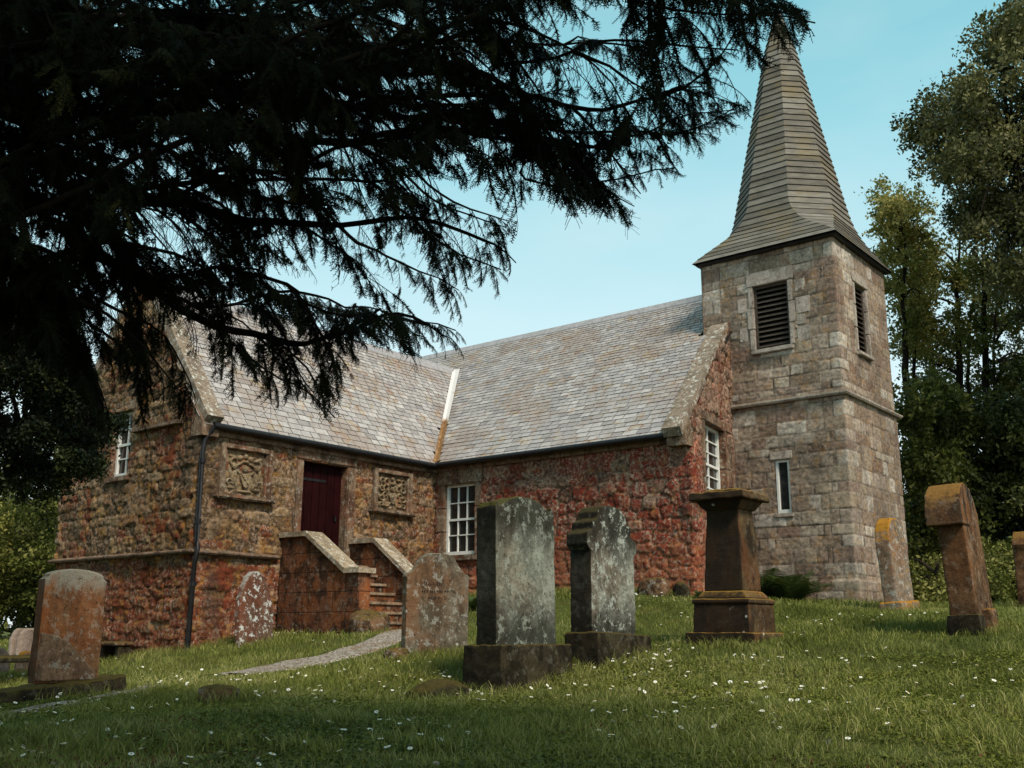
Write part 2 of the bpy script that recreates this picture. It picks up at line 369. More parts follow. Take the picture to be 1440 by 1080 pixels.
# ------------------------------------------------------------------ terrain
ctl = []
def C(u, v, d): ctl.append(tuple(at(u, v, d)))
for (u, v, d) in [(60, 1085, 4.6), (400, 1085, 4.5), (720, 1085, 4.4), (1080, 1085, 4.4), (1400, 1085, 4.4),
                  (720, 1020, 6.4), (1080, 1010, 6.6), (1400, 985, 7.), (300, 1010, 6.8), (40, 1020, 7.2),
                  (725, 968, 9.4), (880, 932, 10.2), (1035, 905, 11.5), (1360, 888, 11.), (1265, 857, 15.), (1180, 880, 12.6),
                  (90, 978, 9.5), (230, 985, 8.6), (610, 922, 11.5), (500, 940, 12.), (350, 945, 12.4), (250, 950, 12),
                  (470, 910, 15.), (200, 965, 12.5), (20, 965, 14), (30, 915, 22), (1440, 850, 20), (1320, 845, 21), (930, 880, 14.5), (760, 900, 14.)]:
    C(u, v, d)
ctl += [(0, -5.73, -.28), (-2.3, -5.73, -.56), (-4.4, -5.8, -.72), (0, -4.75, -.10), (0, -3.8, -.03), (2.4, -3.9, .0), (2.4, -2.6, .08), (1.2, -1.4, .45),
        (0.1, -.2, .62), (1.7, -.1, .74), (3.4, -.1, .76), (6.05, -.1, .62), (4.0, -2.6, .35), (7.85, 2.4, .54), (7.9, 5, .58), (6.4, 1.2, .60), (-4.5, 8, .5), (5, 9, .8), (-5, -2, -.5)]
ctl += [(14.75, -15.6, -.6), (18, -13, -.5), (11, -18, -.6), (16, -19, -.6), (20, -8, -.1), (4, -16, -.9), (-4, -12, -1.0)]
for a in range(12):
    th = a*math.pi/6; ctl.append((5+55*math.cos(th), 3+55*math.sin(th), .3+1.2*math.cos(th-.6)))
ctl = np.array(ctl)
def _tps(r2): return np.where(r2 > 1e-12, .5*r2*np.log(np.maximum(r2, 1e-12)), 0)
_n = len(ctl); _K = _tps(((ctl[:, None, :2]-ctl[None, :, :2])**2).sum(-1))+np.eye(_n)*.25
_Pm = np.c_[np.ones(_n), ctl[:, :2]]
_L = np.block([[_K, _Pm], [_Pm.T, np.zeros((3, 3))]])
_w = np.linalg.solve(_L, np.r_[ctl[:, 2], 0, 0, 0])
def gz(x, y):
    x = np.atleast_1d(np.asarray(x, float)); y = np.atleast_1d(np.asarray(y, float))
    r = np.hypot(x-5, y-3); k = np.minimum(1, 56/np.maximum(r, 1e-6)); X = 5+(x-5)*k; Y = 3+(y-3)*k
    out = np.empty(len(X))
    for i in range(0, len(X), 20000):
        s_ = slice(i, i+20000)
        r2 = (X[s_, None]-ctl[None, :, 0])**2+(Y[s_, None]-ctl[None, :, 1])**2
        out[s_] = _tps(r2)@_w[:_n]+_w[_n]+_w[_n+1]*X[s_]+_w[_n+2]*Y[s_]
    return out+.035*fbm(x*.9, y*.9, 0, 5, 3)*sst(45, 30, r)+.012*fbm(x*5, y*5, 0, 8, 2)*sst(30, 20, r)
def g1(x, y): return float(gz(x, y)[0])
def axis_(a, b, st, far):
    c = np.arange(a, b, st); out = [c]; x = a; s_ = st; L = []
    while x > -far: s_ *= 1.13; x -= s_; L.append(x)
    out.insert(0, np.array(L[::-1])); x = c[-1]; s_ = st; L = []
    while x < far: s_ *= 1.13; x += s_; L.append(x)
    out.append(np.array(L)); return np.concatenate(out)
gx = axis_(-8, 21, .10, 900); gy = axis_(-17, 8, .10, 900)
GX, GY = np.meshgrid(gx, gy, indexing='ij'); GZ = gz(GX.ravel(), GY.ravel())
nx, ny = GX.shape
i, j = np.meshgrid(np.arange(nx-1), np.arange(ny-1), indexing='ij')
F = np.stack([i*ny+j, (i+1)*ny+j, (i+1)*ny+j+1, i*ny+j+1], -1).reshape(-1, 4)
tag(np_mesh('ground', np.c_[GX.ravel(), GY.ravel(), GZ], F, M_turf, smooth=True), kind='structure')

# gravel paths
PATHS = []
def path_from(pts, wid, nm='path'):
    P = catmull([(p[0], p[1], 0) for p in pts], .06)[:, :2]; PATHS.append((P, wid))
    T = np.gradient(P, axis=0); T /= np.linalg.norm(T, axis=1)[:, None]; N = np.c_[-T[:, 1], T[:, 0]]
    k = 15; s_ = np.linspace(-1, 1, k); L = np.arange(len(P))*.06
    tp_ = np.minimum(1, .25+(len(P)-1-np.arange(len(P)))/25); wl = wid*tp_*(1+.45*fbm(L*1.5, 0, 0, 3, 3)); wr = wid*tp_*(1+.45*fbm(L*1.5, 9, 0, 4, 3))
    off = np.where(s_[None, :] < 0, s_[None, :]*wl[:, None], s_[None, :]*wr[:, None])
    X = P[:, None, 0]+N[:, None, 0]*off; Y = P[:, None, 1]+N[:, None, 1]*off
    Z = gz(X.ravel(), Y.ravel()).reshape(X.shape)+.022-.03*np.abs(s_)[None, :]**6
    n_ = len(P); i, j = np.meshgrid(np.arange(n_-1), np.arange(k-1), indexing='ij')
    F = np.stack([i*k+j, (i+1)*k+j, (i+1)*k+j+1, i*k+j+1], -1).reshape(-1, 4)
    tag(np_mesh(nm, np.c_[X.ravel(), Y.ravel(), Z.ravel()], F, M_gravel, smooth=True), kind='structure')
def gpt(u, v):                          # where the ray through image pixel (u, v) meets the turf
    d = (FW + RT*((u-720)/FPX) - UP*((v-540)/FPX)); ts = np.arange(3.5, 40, .1); P = CAM+d[None, :]*ts[:, None]
    below = P[:, 2] < gz(P[:, 0], P[:, 1])
    k = np.argmax(below) if below.any() else len(ts)-1
    return P[k]
pp = [(2.3, -3.0), (2.9, -3.5), gpt(500, 917)[:2], gpt(440, 931)[:2], gpt(380, 941)[:2], gpt(330, 950)[:2]]
path_from(pp, .46)
pp = [gpt(215, 968)[:2], gpt(140, 984)[:2], gpt(60, 998)[:2], gpt(-40, 1012)[:2], gpt(-160, 1020)[:2]]
path_from(pp, .17)

def on_path(x, y, grow=0.0):
    m_ = np.zeros(len(x), bool)
    for P, w in PATHS:
        Q = P[::6]
        for s0 in range(0, len(x), 40000):
            d = np.min((x[s0:s0+40000, None]-Q[None, :, 0])**2+(y[s0:s0+40000, None]-Q[None, :, 1])**2, axis=1)
            m_[s0:s0+40000] |= d < (w+grow)**2
    return m_

# ------------------------------------------------------------------ masonry strips
def layout_rubble(u, z, seed, sx=.34, sz=.21, coursed=.55):
    uw = u+.10*fbm(u*2.2, z*2.2, 0, seed, 3)+.016*fbm(u*9, z*9, 0, seed+50, 3); zw = z+.075*fbm(u*1.6, z*2.4, 4, seed+3, 3)+.014*fbm(u*9, z*9, 7, seed+51, 3)
    a = uw/sx; b = zw/sz+.55*fbm(zw*1.9, 0, 0, seed+60, 2); ib = np.floor(b).astype(np.int64)
    best = np.full(u.shape, 9.); sec = np.full(u.shape, 9.); idr = np.zeros(u.shape)
    for dj in (-1, 0, 1):
        r = ib+dj; sh = _h(r, r*0, r*0, seed+9)*1.0; wsc = .60+1.1*_h(r, r*0+3, r*0, seed+10)
        ar = a*wsc+sh; ia = np.floor(ar).astype(np.int64)
        for di in (-1, 0, 1, 2, -2):
            c = ia+di; px = c+.5+.62*(_h(c, r, r*0, seed)-.5); pz = r+.5+(1-coursed)*(_h(c, r, r*0+1, seed)-.5)
            dx = np.abs(ar-px)*.95; dz = np.abs(b-pz)*1.15
            d = (dx**2.6+dz**2.6)**(1/2.6)
            nid = _h(c, r, r*0+2, seed)
            lt = d < best; sec = np.where(lt, best, np.minimum(sec, d)); idr = np.where(lt, nid, idr); best = np.where(lt, d, best)
    e = sec-best
    return e, idr
def layout_ashlar(u, z, seed, quoins, rows=(.12, .30)):
    rg = np.random.default_rng(seed); zb = [-1.0]
    while zb[-1] < 9: zb.append(zb[-1]+rg.uniform(*rows))
    zb = np.array(zb); zw = z+.012*fbm(u*1.5, z*1.5, 0, seed, 3); r = np.clip(np.searchsorted(zb, zw)-1, 0, len(zb)-2)
    dz = np.minimum(zw-zb[r], zb[r+1]-zw)
    e = np.full(u.shape, .5); idr = np.zeros(u.shape); tall = np.zeros(u.shape)
    umax = u.max()+1
    for k in range(len(zb)-1):
        m_ = r == k
        if not m_.any(): continue
        ub = [u.min()-rg.uniform(.1, .6)]
        while ub[-1] < umax: ub.append(ub[-1]+rg.choice([rg.uniform(.16, .36), rg.uniform(.3, .75)]))
        ub = np.array(ub); uu = u[m_]; du = np.full(uu.shape, 9.); c = np.clip(np.searchsorted(ub, uu)-1, 0, len(ub)-2)
        du = np.minimum(uu-ub[c], ub[c+1]-uu); v = rg.random(len(ub))[c]; fl = np.zeros(uu.shape)
        for q in quoins:
            h = (.42, .24)[(k) % 2]; h2 = (.24, .42)[(k) % 2]
            inside = (uu > q-h) & (uu < q+h2); de = np.minimum(np.abs(uu-(q-h)), np.abs(uu-(q+h2)))
            du = np.where(inside, de, np.minimum(du, de)); fl = np.where(inside, 1., fl)
            v = np.where(inside, .55+.45*rg.random(), v)
        e[m_] = np.minimum(dz[m_], du); idr[m_] = v; tall[m_] = fl
    return e, idr, tall
def strip_xy(path, u, r=.05):
    P = np.array(path, float); seg = np.linalg.norm(np.diff(P, axis=0), axis=1); cum = np.r_[0, np.cumsum(seg)]
    k = np.clip(np.searchsorted(cum, u, side='right')-1, 0, len(seg)-1); t = (u-cum[k])/seg[k]
    xy = P[k]+(P[k+1]-P[k])*t[..., None]; T = (P[1:]-P[:-1])/seg[:, None]; N = np.c_[T[:, 1], -T[:, 0]]
    n = N[k].copy()
    for q in range(1, len(P)-1):          # mitre near the corners
        w = np.clip(1-np.abs(u-cum[q])/r, 0, 1); m_ = w > 0
        a = (N[q-1]+N[q]); a = a/(a@N[q]) # mitre vector
        rr = w[m_][..., None]
        n[m_] = n[m_]*(1-rr)+a*rr
        xy[m_] = xy[m_]-a*(w[m_]**2*r*.35)[..., None]
    return xy, n, cum
def wall_strip(name, path, z0, top, mat, parent, holes=(), step=.024, mode='rubble', seed=1, disp=.035, quoins=(), extra=None, ids=None, sx=.34, sz=.21):
    L = np.linalg.norm(np.diff(np.array(path), axis=0), axis=1).sum()
    us = np.linspace(0, L, int(L/step)+1); cumk = np.r_[0, np.cumsum(np.linalg.norm(np.diff(np.array(path), axis=0), axis=1))]
    for c in cumk[1:-1]: us[np.argmin(np.abs(us-c))] = c
    zt = top(us) if callable(top) else np.full(us.shape, top); zmax = zt.max()
    zs = np.arange(z0, zmax+step, step)
    U, Z = np.meshgrid(us, zs, indexing='ij')
    xy, n, cum = strip_xy(path, U)
    tall = np.zeros(U.shape)
    if mode == 'rubble':
        e, idr = layout_rubble(U, Z, seed, sx, sz); mort = sst(.13, .03, e)*(.35+.65*sst(-.25, .2, fbm(U*2.5, Z*2.5, 3, seed+44, 3)))
        fill = sst(.0, .45, fbm(U*1.3, Z*1.3, 5, seed+45, 3)+.15)
        prof = .7*sst(.0, .09, e)+.3*sst(.05, .35, e)
        d = disp*((prof*.85-.5)*(1-.45*fill)+.75*(idr-.5))+.016*fbm(U*7, Z*8, 0, seed+40, 4)+.03*fbm(U*1.1, Z*1.1, 0, seed+41, 2)+.016*fbm(U*17, Z*21, 2, seed+42, 3)*sst(.02, .1, e)
    else:
        e, idr, tall = layout_ashlar(U, Z, seed, quoins); e = e+.007*fbm(U*9, Z*9, 0, seed+7, 3); mort = sst(.013, .002, e)*(.3+.7*sst(-.2, .2, fbm(U*3, Z*3, 0, seed+8, 3)))
        rough = 1-.75*tall
        d = disp*(sst(0, .022, e)-.7)+rough*(.012*fbm(U*7, Z*9, 0, seed+40, 4)+.010*(idr-.5)+.010*fbm(U*24, Z*30, 1, seed+41, 3))+.01*fbm(U*2, Z*2, 1, seed+43, 2)
    if extra is not None: d = d+extra(U, Z)
    V = np.stack([xy[..., 0]+n[..., 0]*d, xy[..., 1]+n[..., 1]*d, Z], -1)
    if callable(top): V[..., 2] = np.minimum(V[..., 2], zt[:, None])
    else: V[..., 2] = np.minimum(V[..., 2], top)
    nu, nz_ = U.shape; i, j = np.meshgrid(np.arange(nu-1), np.arange(nz_-1), indexing='ij')
    uc = (U[:-1, :-1]+U[1:, 1:])/2; zc = (Z[:-1, :-1]+Z[1:, 1:])/2
    keep = Z[:-1, :-1] < np.minimum(zt[:-1], zt[1:])[:, None]+0*zc
    for (a, b, c, d_) in holes: keep &= ~((uc > a) & (uc < b) & (zc > c) & (zc < d_))
    F = np.stack([i*nz_+j, (i+1)*nz_+j, (i+1)*nz_+j+1, i*nz_+j+1], -1)[keep]
    A = np.stack([idr, mort, idr*.35 if mode != 'rubble' else 1-np.abs(idr*2-1)], -1).reshape(-1, 3)
    Vf = V.reshape(-1, 3); used = np.zeros(len(Vf), bool); used[F.ravel()] = True
    remap = np.cumsum(used)-1
    return np_mesh(name, Vf[used], remap[F], mat, parent, {'stone': A[used]}, smooth=True)

# ------------------------------------------------------------------ the church
ch = thing('church', 'red and brown rubble stone church with slate roofs, square bell tower and tall pointed spire', 'church', (0, 0, 0))
L0, LC = 5.58, 6.03
W2, W = 6.12*S, 12.24*S
TX0, TX1, TY0, TY1 = 8.09*S, 12.669*S, 3.945*S, 3.945*S+2.75
TTOP, TSTR = 7.37, 4.31
EV, RG = 5.465*S, 11.586*S            # nave eaves, ridge
D, E = 9.238*S, 7.0*S
WRG, WEV = 10.236*S, 5.437*S
WSTR = 1.27
g0 = np.array([LC, 0.]); g1_ = np.array([L0, TY0]); gdir = (g1_-g0)/np.linalg.norm(g1_-g0); gN = np.array([gdir[1], -gdir[0], 0.])
gk = (L0-LC)/TY0
def gab_x(y): return LC+gk*np.minimum(y, TY0)

# nave front + gable end
NWIN = (.30, 1.12, 1.53, 2.96)
P_ = on_plane(989, 594, (LC, 0, 0), gN); Q_ = on_plane(1017, 603, (LC, 0, 0), gN)
gu0 = float((P_[:2]-g0)@gdir); gu1 = float((Q_[:2]-g0)@gdir); GWIN = (gu0, gu1, 2.30, float((P_[2]+Q_[2])/2))
def nave_top(u):
    y = np.maximum(u-LC, 0)*abs(gdir[1])
    return np.where(u <= LC, EV-.06, EV+.24+(RG-EV)*np.clip(y/W2, 0, 1))
wall_strip('nave_wall', [(0, 0), (LC, 0), (L0, TY0+.1)], .2, nave_top, M_nave, ch, seed=5, disp=.048, sx=.36, sz=.22, step=.021,
           holes=[NWIN, (LC+GWIN[0], LC+GWIN[1], GWIN[2], GWIN[3])])
# the wing, and the far sides
def wing_top(u):
    a = D; s_ = u-a
    t = np.where((s_ > 0) & (s_ < E), WEV+.23+(WRG-WEV)*(1-np.abs(s_-E/2)/(E/2)), WEV-.05)
    return t
WU = lambda x: D+(x+E)                 # u on the south face
EU = lambda y: D+E+(y+D)               # u on the east face
DOOR = (EU(-3.52), EU(-2.46), 1.2, 3.06)
SWIN = (WU(-2.68), WU(-2.05), 2.70, 3.90)
wall_strip('wing_wall', [(-E, 0), (-E, -D), (0, -D), (0, .0)], -1.0, wing_top, M_wing, ch, seed=22, disp=.046, sx=.33, sz=.165,
           holes=[DOOR, SWIN], extra=lambda U, Z: np.where(Z < WSTR, -.025, .02))
wall_strip('back_wall', [(L0+.4, TY1-.3), (L0+.4, W), (-E, W), (-E, -.1)], -.8, lambda u: np.where(np.abs(u-((W-TY1+.3)+(E+L0+.4)+W2)) < W2, EV+(RG-EV)*(1-np.abs(u-((W-TY1+.3)+(E+L0+.4)+W2))/W2), np.where(u < W-TY1+.3, EV+(RG-EV)*np.clip(1-(u+TY1-.3-W2)/W2, 0, 1), EV)), M_nave, ch, step=.06, seed=31, disp=.06)
# tower
TQ = [TX1-TX0, TX1-TX0+2.75, 2*(TX1-TX0)+2.75]
FU = lambda x: x-TX0
RU = lambda y: TX1-TX0+(y-TY0)
LOUV = (FU(6.14), FU(6.87), 5.39, 6.69); SLIT = (FU(6.42), FU(6.70), 2.20, 3.20)
RLOUV = (RU(3.40), RU(3.98), 5.30, 6.69)
def tow_extra(U, Z):
    return .05*sst(.97, .93, Z)-.035*(Z > TSTR)
wall_strip('tower_wall', [(TX0, TY0), (TX1, TY0), (TX1, TY1), (TX0, TY1), (TX0, TY0)], .1, TTOP, M_tower, ch, mode='ashlar', seed=4, disp=.010, step=.022,
           quoins=TQ+[.0], holes=[LOUV, SLIT, RLOUV], extra=tow_extra)

# frames in a wall plane
class WP:
    """wall-plane frame: a along the wall, z up, n outward"""
    def __init__(s, P, t, n): s.P = Vector((P[0], P[1], 0)); s.t = Vector((t[0], t[1], 0)); s.n = Vector((n[0], n[1], 0))
    def box(s, bm, a0, a1, z0, z1, n0, n1, bev=0, mat=0):
        M = Matrix((( s.t.x, s.n.x, 0, s.P.x), (s.t.y, s.n.y, 0, s.P.y), (0, 0, 1, 0), (0, 0, 0, 1)))
        box(bm, (a0, min(n0, n1), z0), (a1, max(n0, n1), z1), bev, mat, M)
    def pt(s, a, z, n): v = s.P+s.t*a+s.n*n; return (v.x, v.y, z)
pN = WP((0, 0), (1, 0), (0, -1)); pG = WP(tuple(g0), tuple(gdir), tuple(gN[:2])); pS = WP((0, -D), (1, 0), (0, -1)); pE = WP((0, 0), (0, 1), (1, 0))
pTF = WP((0, TY0), (1, 0), (0, -1)); pTR = WP((TX1, 0), (0, 1), (1, 0))

def surround(w, a0, a1, z0, z1, j, lint, sill, mat, jr=None, proud=.03, deep=.16, name='stone_surround', blocks=4, jamb_w=None):
    """jambs in blocks, lintel, sill"""
    jr = j if jr is None else jr
    bm = bmesh.new(); rg = random.Random(int(a0*100)+int(z1*10))
    for side in (0, 1):
        z = z0; hs = (z1-z0)/blocks
        for k in range(blocks):
            ww = (jr if side else j)*(1 if k % 2 else .72 if blocks > 2 else 1)
            aa = (a1, a1+ww) if side else (a0-ww, a0)
            w.box(bm, aa[0], aa[1], z+.004, z+hs-.004, -deep, proud+rg.uniform(-.004, .004), .012)
            z += hs
    if lint: w.box(bm, a0-j*.95, a1+jr*.95, z1+.003, z1+lint, -deep, proud+.004, .012)
    if sill: w.box(bm, a0-j*.5, a1+jr*.5, z0-sill, z0-.003, -deep, proud+.05, .014)
    return bm_obj(name, bm, mat, ch)
def sash(w, a0, a1, z0, z1, cols, rows, n=-.07, fr=.05, bar=.022, meet=True, name='window'):
    par = bm = bmesh.new()
    w.box(bm, a0, a0+fr, z0, z1, n-.05, n+.02); w.box(bm, a1-fr, a1, z0, z1, n-.05, n+.02)
    w.box(bm, a0+fr, a1-fr, z1-fr, z1, n-.05, n+.018); w.box(bm, a0+fr, a1-fr, z0, z0+fr*1.5, n-.05, n+.022)
    zm = (z0+z1)/2
    if meet: w.box(bm, a0+fr, a1-fr, zm-.022, zm+.022, n-.045, n+.012)
    o = bm_obj(name, bm, M_white, ch)
    bm = bmesh.new(); W_ = a1-a0-2*fr; H_ = z1-z0-fr*2.5
    for k in range(1, cols): w.box(bm, a0+fr+W_*k/cols-bar/2, a0+fr+W_*k/cols+bar/2, z0+fr*1.5, z1-fr, n-.03, n+.002)
    for k in range(1, rows):
        if meet and k*2 == rows: continue
        zz = z0+fr*1.5+H_*k/rows; w.box(bm, a0+fr, a1-fr, zz-bar/2, zz+bar/2, n-.028, n+.004)
    if cols*rows > 1: bm_obj('glazing_bars', bm, M_white, o)
    else: bm.free()
    bm = bmesh.new(); w.box(bm, a0+fr*.5, a1-fr*.5, z0+fr*.5, z1-fr*.5, n-.04, n-.034); bm_obj('pane', bm, M_glass, o)
    return o
sash(pN, NWIN[0], NWIN[1], NWIN[2], NWIN[3], 3, 4)
surround(pN, NWIN[0], NWIN[1], NWIN[2], NWIN[3], .24, .36, .12, M_dress, jr=.22, blocks=3)
sash(pG, GWIN[0], GWIN[1], GWIN[2], GWIN[3], 2, 6, n=-.12, fr=.055)
surround(pG, GWIN[0], GWIN[1], GWIN[2], GWIN[3], .12, .17, .12, M_dress, jr=.52, blocks=2, deep=.2)
sash(pTF, 6.42, 6.70, 2.20, 3.20, 1, 1, n=-.06, fr=.045, meet=False)
bm = bmesh.new(); pTF.box(bm, 6.33, 6.78, 3.203, 3.36, -.12, .015, .012); bm_obj('lintel', bm, M_dressg, ch); bm = bmesh.new(); pTF.box(bm, 6.36, 6.76, 2.12, 2.197, -.12, .035, .012); bm_obj('sill', bm, M_dressg, ch)
sash(pS, -2.68, -2.05, 2.70, 3.90, 2, 4, n=-.10)
surround(pS, -2.68, -2.05, 2.70, 3.90, .12, .18, .10, M_dress, blocks=2)
bm = bmesh.new(); pS.box(bm, -1.92, -.45, 3.43, 3.50, .0, .13, .01); bm_obj('drip_ledge', bm, M_eaves, ch)

def louvre(w, a0, a1, z0, z1):
    bm = bmesh.new()
    w.box(bm, a0, a0+.05, z0, z1, -.20, -.08); w.box(bm, a1-.05, a1, z0, z1, -.20, -.08); w.box(bm, a0+.05, a1-.05, z1-.05, z1, -.2, -.081); w.box(bm, a0+.05, a1-.05, z0, z0+.04, -.2, -.079)
    o = bm_obj('louvre_window', bm, M_louv, ch)
    bm = bmesh.new(); n = int((z1-z0)/.105)
    for k in range(n):
        zz = z0+.05+(z1-z0-.1)*(k+.5)/n
        P = [w.pt(a0+.05, zz-.045, -.085), w.pt(a1-.05, zz-.045, -.085), w.pt(a1-.05, zz+.035, -.19), w.pt(a0+.05, zz+.035, -.19)]
        P += [(p[0], p[1], p[2]+.016) for p in P]
        hexa(bm, P)
    bm_obj('slat', bm, M_louv, o)
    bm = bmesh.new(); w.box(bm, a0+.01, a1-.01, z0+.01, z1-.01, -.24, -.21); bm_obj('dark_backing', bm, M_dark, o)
louvre(pTF, 6.14, 6.87, 5.39, 6.69); surround(pTF, 6.14, 6.87, 5.39, 6.69, .13, .28, .09, M_dressg, proud=-.01, deep=.22, blocks=3)
bm = bmesh.new(); rg = random.Random(4)
for k, (a0, a1, z0, z1) in enumerate([(7.01, 7.22, 6.42, 6.66), (7.01, 7.30, 5.97, 6.30), (7.01, 7.20, 5.75, 5.95), (7.01, 7.28, 5.42, 5.72), (5.82, 6.0, 5.6, 5.9), (5.80, 6.0, 6.2, 6.5)]):
    bm = bmesh.new(); pTF.box(bm, a0, a1, z0, z1, -.1, -.024, .01); bm_obj('ashlar_block', bm, M_dressg, ch)
louvre(pTR, 3.40, 3.98, 5.30, 6.69); surround(pTR, 3.40, 3.98, 5.30, 6.69, .12, .20, .08, M_dressg, proud=-.01, deep=.22, blocks=3)

# string courses
def ring(bm, path, z0, z1, n1, closed=False, n0=-.02, chamf=.4):
    P = [Vector((p[0], p[1], 0)) for p in path]; k = len(P); N = []
    for q in range(k):
        ns = []
        if q > 0 or closed: t = (P[q]-P[q-1]).normalized(); ns.append(Vector((t.y, -t.x, 0)))
        if q < k-1 or closed: t = (P[(q+1) % k]-P[q]).normalized(); ns.append(Vector((t.y, -t.x, 0)))
        a = sum(ns, Vector()); a /= a.dot(ns[0]); N.append(a)
    prof = [(n0, z0), (n1*.75, z0), (n1, z0+(z1-z0)*.35), (n1, z0+(z1-z0)*(1-chamf)), (n1*.25, z1), (n0, z1)]
    R = [[bm.verts.new((P[q]+N[q]*a+Vector((0, 0, z)))) for a, z in prof] for q in range(k)]
    for q in range(k if closed else k-1):
        A, B = R[q], R[(q+1) % k]
        for s_ in range(len(prof)): bm.faces.new((A[s_], A[(s_+1) % 6], B[(s_+1) % 6], B[s_]))
    if not closed: bm.faces.new(R[0]); bm.faces.new(R[-1][::-1])
TP = [(TX0, TY0), (TX1, TY0), (TX1, TY1), (TX0, TY1)]
bm = bmesh.new(); ring(bm, TP, TSTR-.035, TSTR+.055, .085, True); bm_obj('tower_string_course', bm, M_dressg, ch)
bm = bmesh.new(); ring(bm, [(-E, 0), (-E, -D), (0, -D), (0, -3.99)], WSTR-.035, WSTR+.045, .10); bm_obj('wing_string_course', bm, M_eaves, ch)
bm = bmesh.new(); ring(bm, TP, TTOP-.02, TTOP+.06, .065, True, n0=-.1, chamf=.1); bm_obj('tower_gutter', bm, M_black, ch)

# carved panels
def relief_height(X, Y, kind):
    """X,Y in [-1,1]; a shield under a helm, figures either side, scrollwork"""
    ax = np.abs(X); H = np.zeros(X.shape)
    def blob(cx, cy, rx, ry, h, p=1.0, rot=0.0):
        dx = ax-cx; dy = Y-cy; c, s_ = math.cos(rot), math.sin(rot)
        d = ((dx*c+dy*s_)/rx)**2+((-dx*s_+dy*c)/ry)**2
        return h*np.clip(1-d, 0, 1)**(.5*p)
    def curl(cx, cy, r, w, h, a0, a1):
        dx = ax-cx; dy = Y-cy; th = np.arctan2(dy, dx); rr = np.hypot(dx, dy)
        th = np.where(th < a0, th+2*math.pi, th); R = r*(1-.25*(th-a0)/max(a1-a0, .1))
        return np.where((th >= a0) & (th <= a1), h*np.clip(1-((rr-R)/w)**2, 0, 1)**.5, 0)
    sw = .30*np.clip((Y+.68)/.5, 0, 1)**.55
    sh = ((ax < sw) & (Y > -.68) & (Y < .0)).astype(float)*.75
    if kind == 0:
        sh += .25*((np.abs(X+Y+.3) < .07) & (sh > 0)); sh += .2*((np.abs(ax-sw) < .04) & (sh > 0))
        figs = [blob(.58, -.25, .15, .42, .95, 1, .1), blob(.60, .28, .17, .17, 1.0), blob(.42, .05, .22, .07, .8, 1, .7), blob(.68, -.72, .22, .10, .8), blob(.47, -.55, .10, .22, .7, 1, -.4),
                blob(.80, .0, .09, .35, .6, 1, -.2), blob(.32, .42, .22, .07, .8, 1, -.5), blob(.30, .72, .14, .14, .7), blob(.72, .70, .2, .1, .7, 1, .6)]
        figs += [blob(0, .22, .16, .20, 1.0), blob(0, .55, .22, .10, .8), blob(0, .80, .13, .13, .9), blob(0, -.84, .45, .08, .8)]
        figs += [curl(.62, .50, .22, .07, .7, -2.5, 2.5), curl(.80, -.45, .14, .05, .6, -1, 4)]
    else:
        sh += .3*(np.hypot(X, Y+.25) < .12); sh += .2*((np.abs(ax-sw) < .05) & (sh > 0))
        figs = [curl(.42, .62, .22, .08, .9, -2.8, 2.2), curl(.76, .66, .16, .07, .9, -1, 4.2), curl(.45, .25, .20, .07, .85, -.5, 4.5), curl(.78, .2, .17, .07, .9, -3, 1.8),
                curl(.55, -.15, .16, .06, .8, -1, 4), curl(.80, -.35, .15, .06, .85, -2, 2.8), curl(.48, -.62, .22, .07, .9, -3, 1.5), curl(.80, -.75, .13, .06, .8, -1, 4),
                curl(.0, -.84, .30, .07, .8, 0, 3.1), blob(0, .20, .15, .17, 1.0), blob(0, .52, .2, .12, .9), blob(0, .82, .12, .12, .9), blob(.25, .42, .22, .06, .8, 1, .6)]
    for f in figs: H = np.maximum(H, f)
    return np.maximum(H, sh)
def panel(y0, y1, z0, z1, kind):
    w = pE; fw = .085
    bm = bmesh.new()
    w.box(bm, y0, y0+fw, z0, z1, -.03, .11, .012); w.box(bm, y1-fw, y1, z0, z1, -.03, .11, .012)
    w.box(bm, y0+fw+.002, y1-fw-.002, z1-fw, z1, -.03, .107, .012)
    w.box(bm, y0+fw-.03, y0+fw+.045, z0+.01, z1-fw-.004, -.03, .075, .01); w.box(bm, y1-fw-.045, y1-fw+.03, z0+.01, z1-fw-.004, -.03, .075, .01)
    o = bm_obj('carved_panel', bm, M_dress, ch)
    bm = bmesh.new(); w.box(bm, y0-.07, y1+.07, z0-.075, z0+.01, -.03, .17, .025); bm_obj('panel_sill', bm, M_dress, o)
    a0, a1, b0, b1 = y0+fw+.05, y1-fw-.05, z0+.01, z1-fw-.004; n = 110
    A, B = np.meshgrid(np.linspace(a0, a1, n), np.linspace(b0, b1, n), indexing='ij')
    X = (A-(a0+a1)/2)/((a1-a0)/2)*1.05; Y = (B-(b0+b1)/2)/((b1-b0)/2)*1.05
    H = relief_height(X+.03*fbm(X*4, Y*4, 0, 3), Y, kind); xx = .018+.07*H*(1+.25*fbm(X*9, Y*9, 0, 3, 3))
    i, j = np.meshgrid(np.arange(n-1), np.arange(n-1), indexing='ij')
    F = np.stack([i*n+j, (i+1)*n+j, (i+1)*n+j+1, i*n+j+1], -1).reshape(-1, 4)
    np_mesh('armorial_relief', np.c_[xx.ravel(), A.ravel(), B.ravel()], F, M_relief, o, smooth=False)
panel(-5.33, -4.26, 2.25, 3.12, 0); panel(-1.80, -.75, 2.33, 3.13, 1)

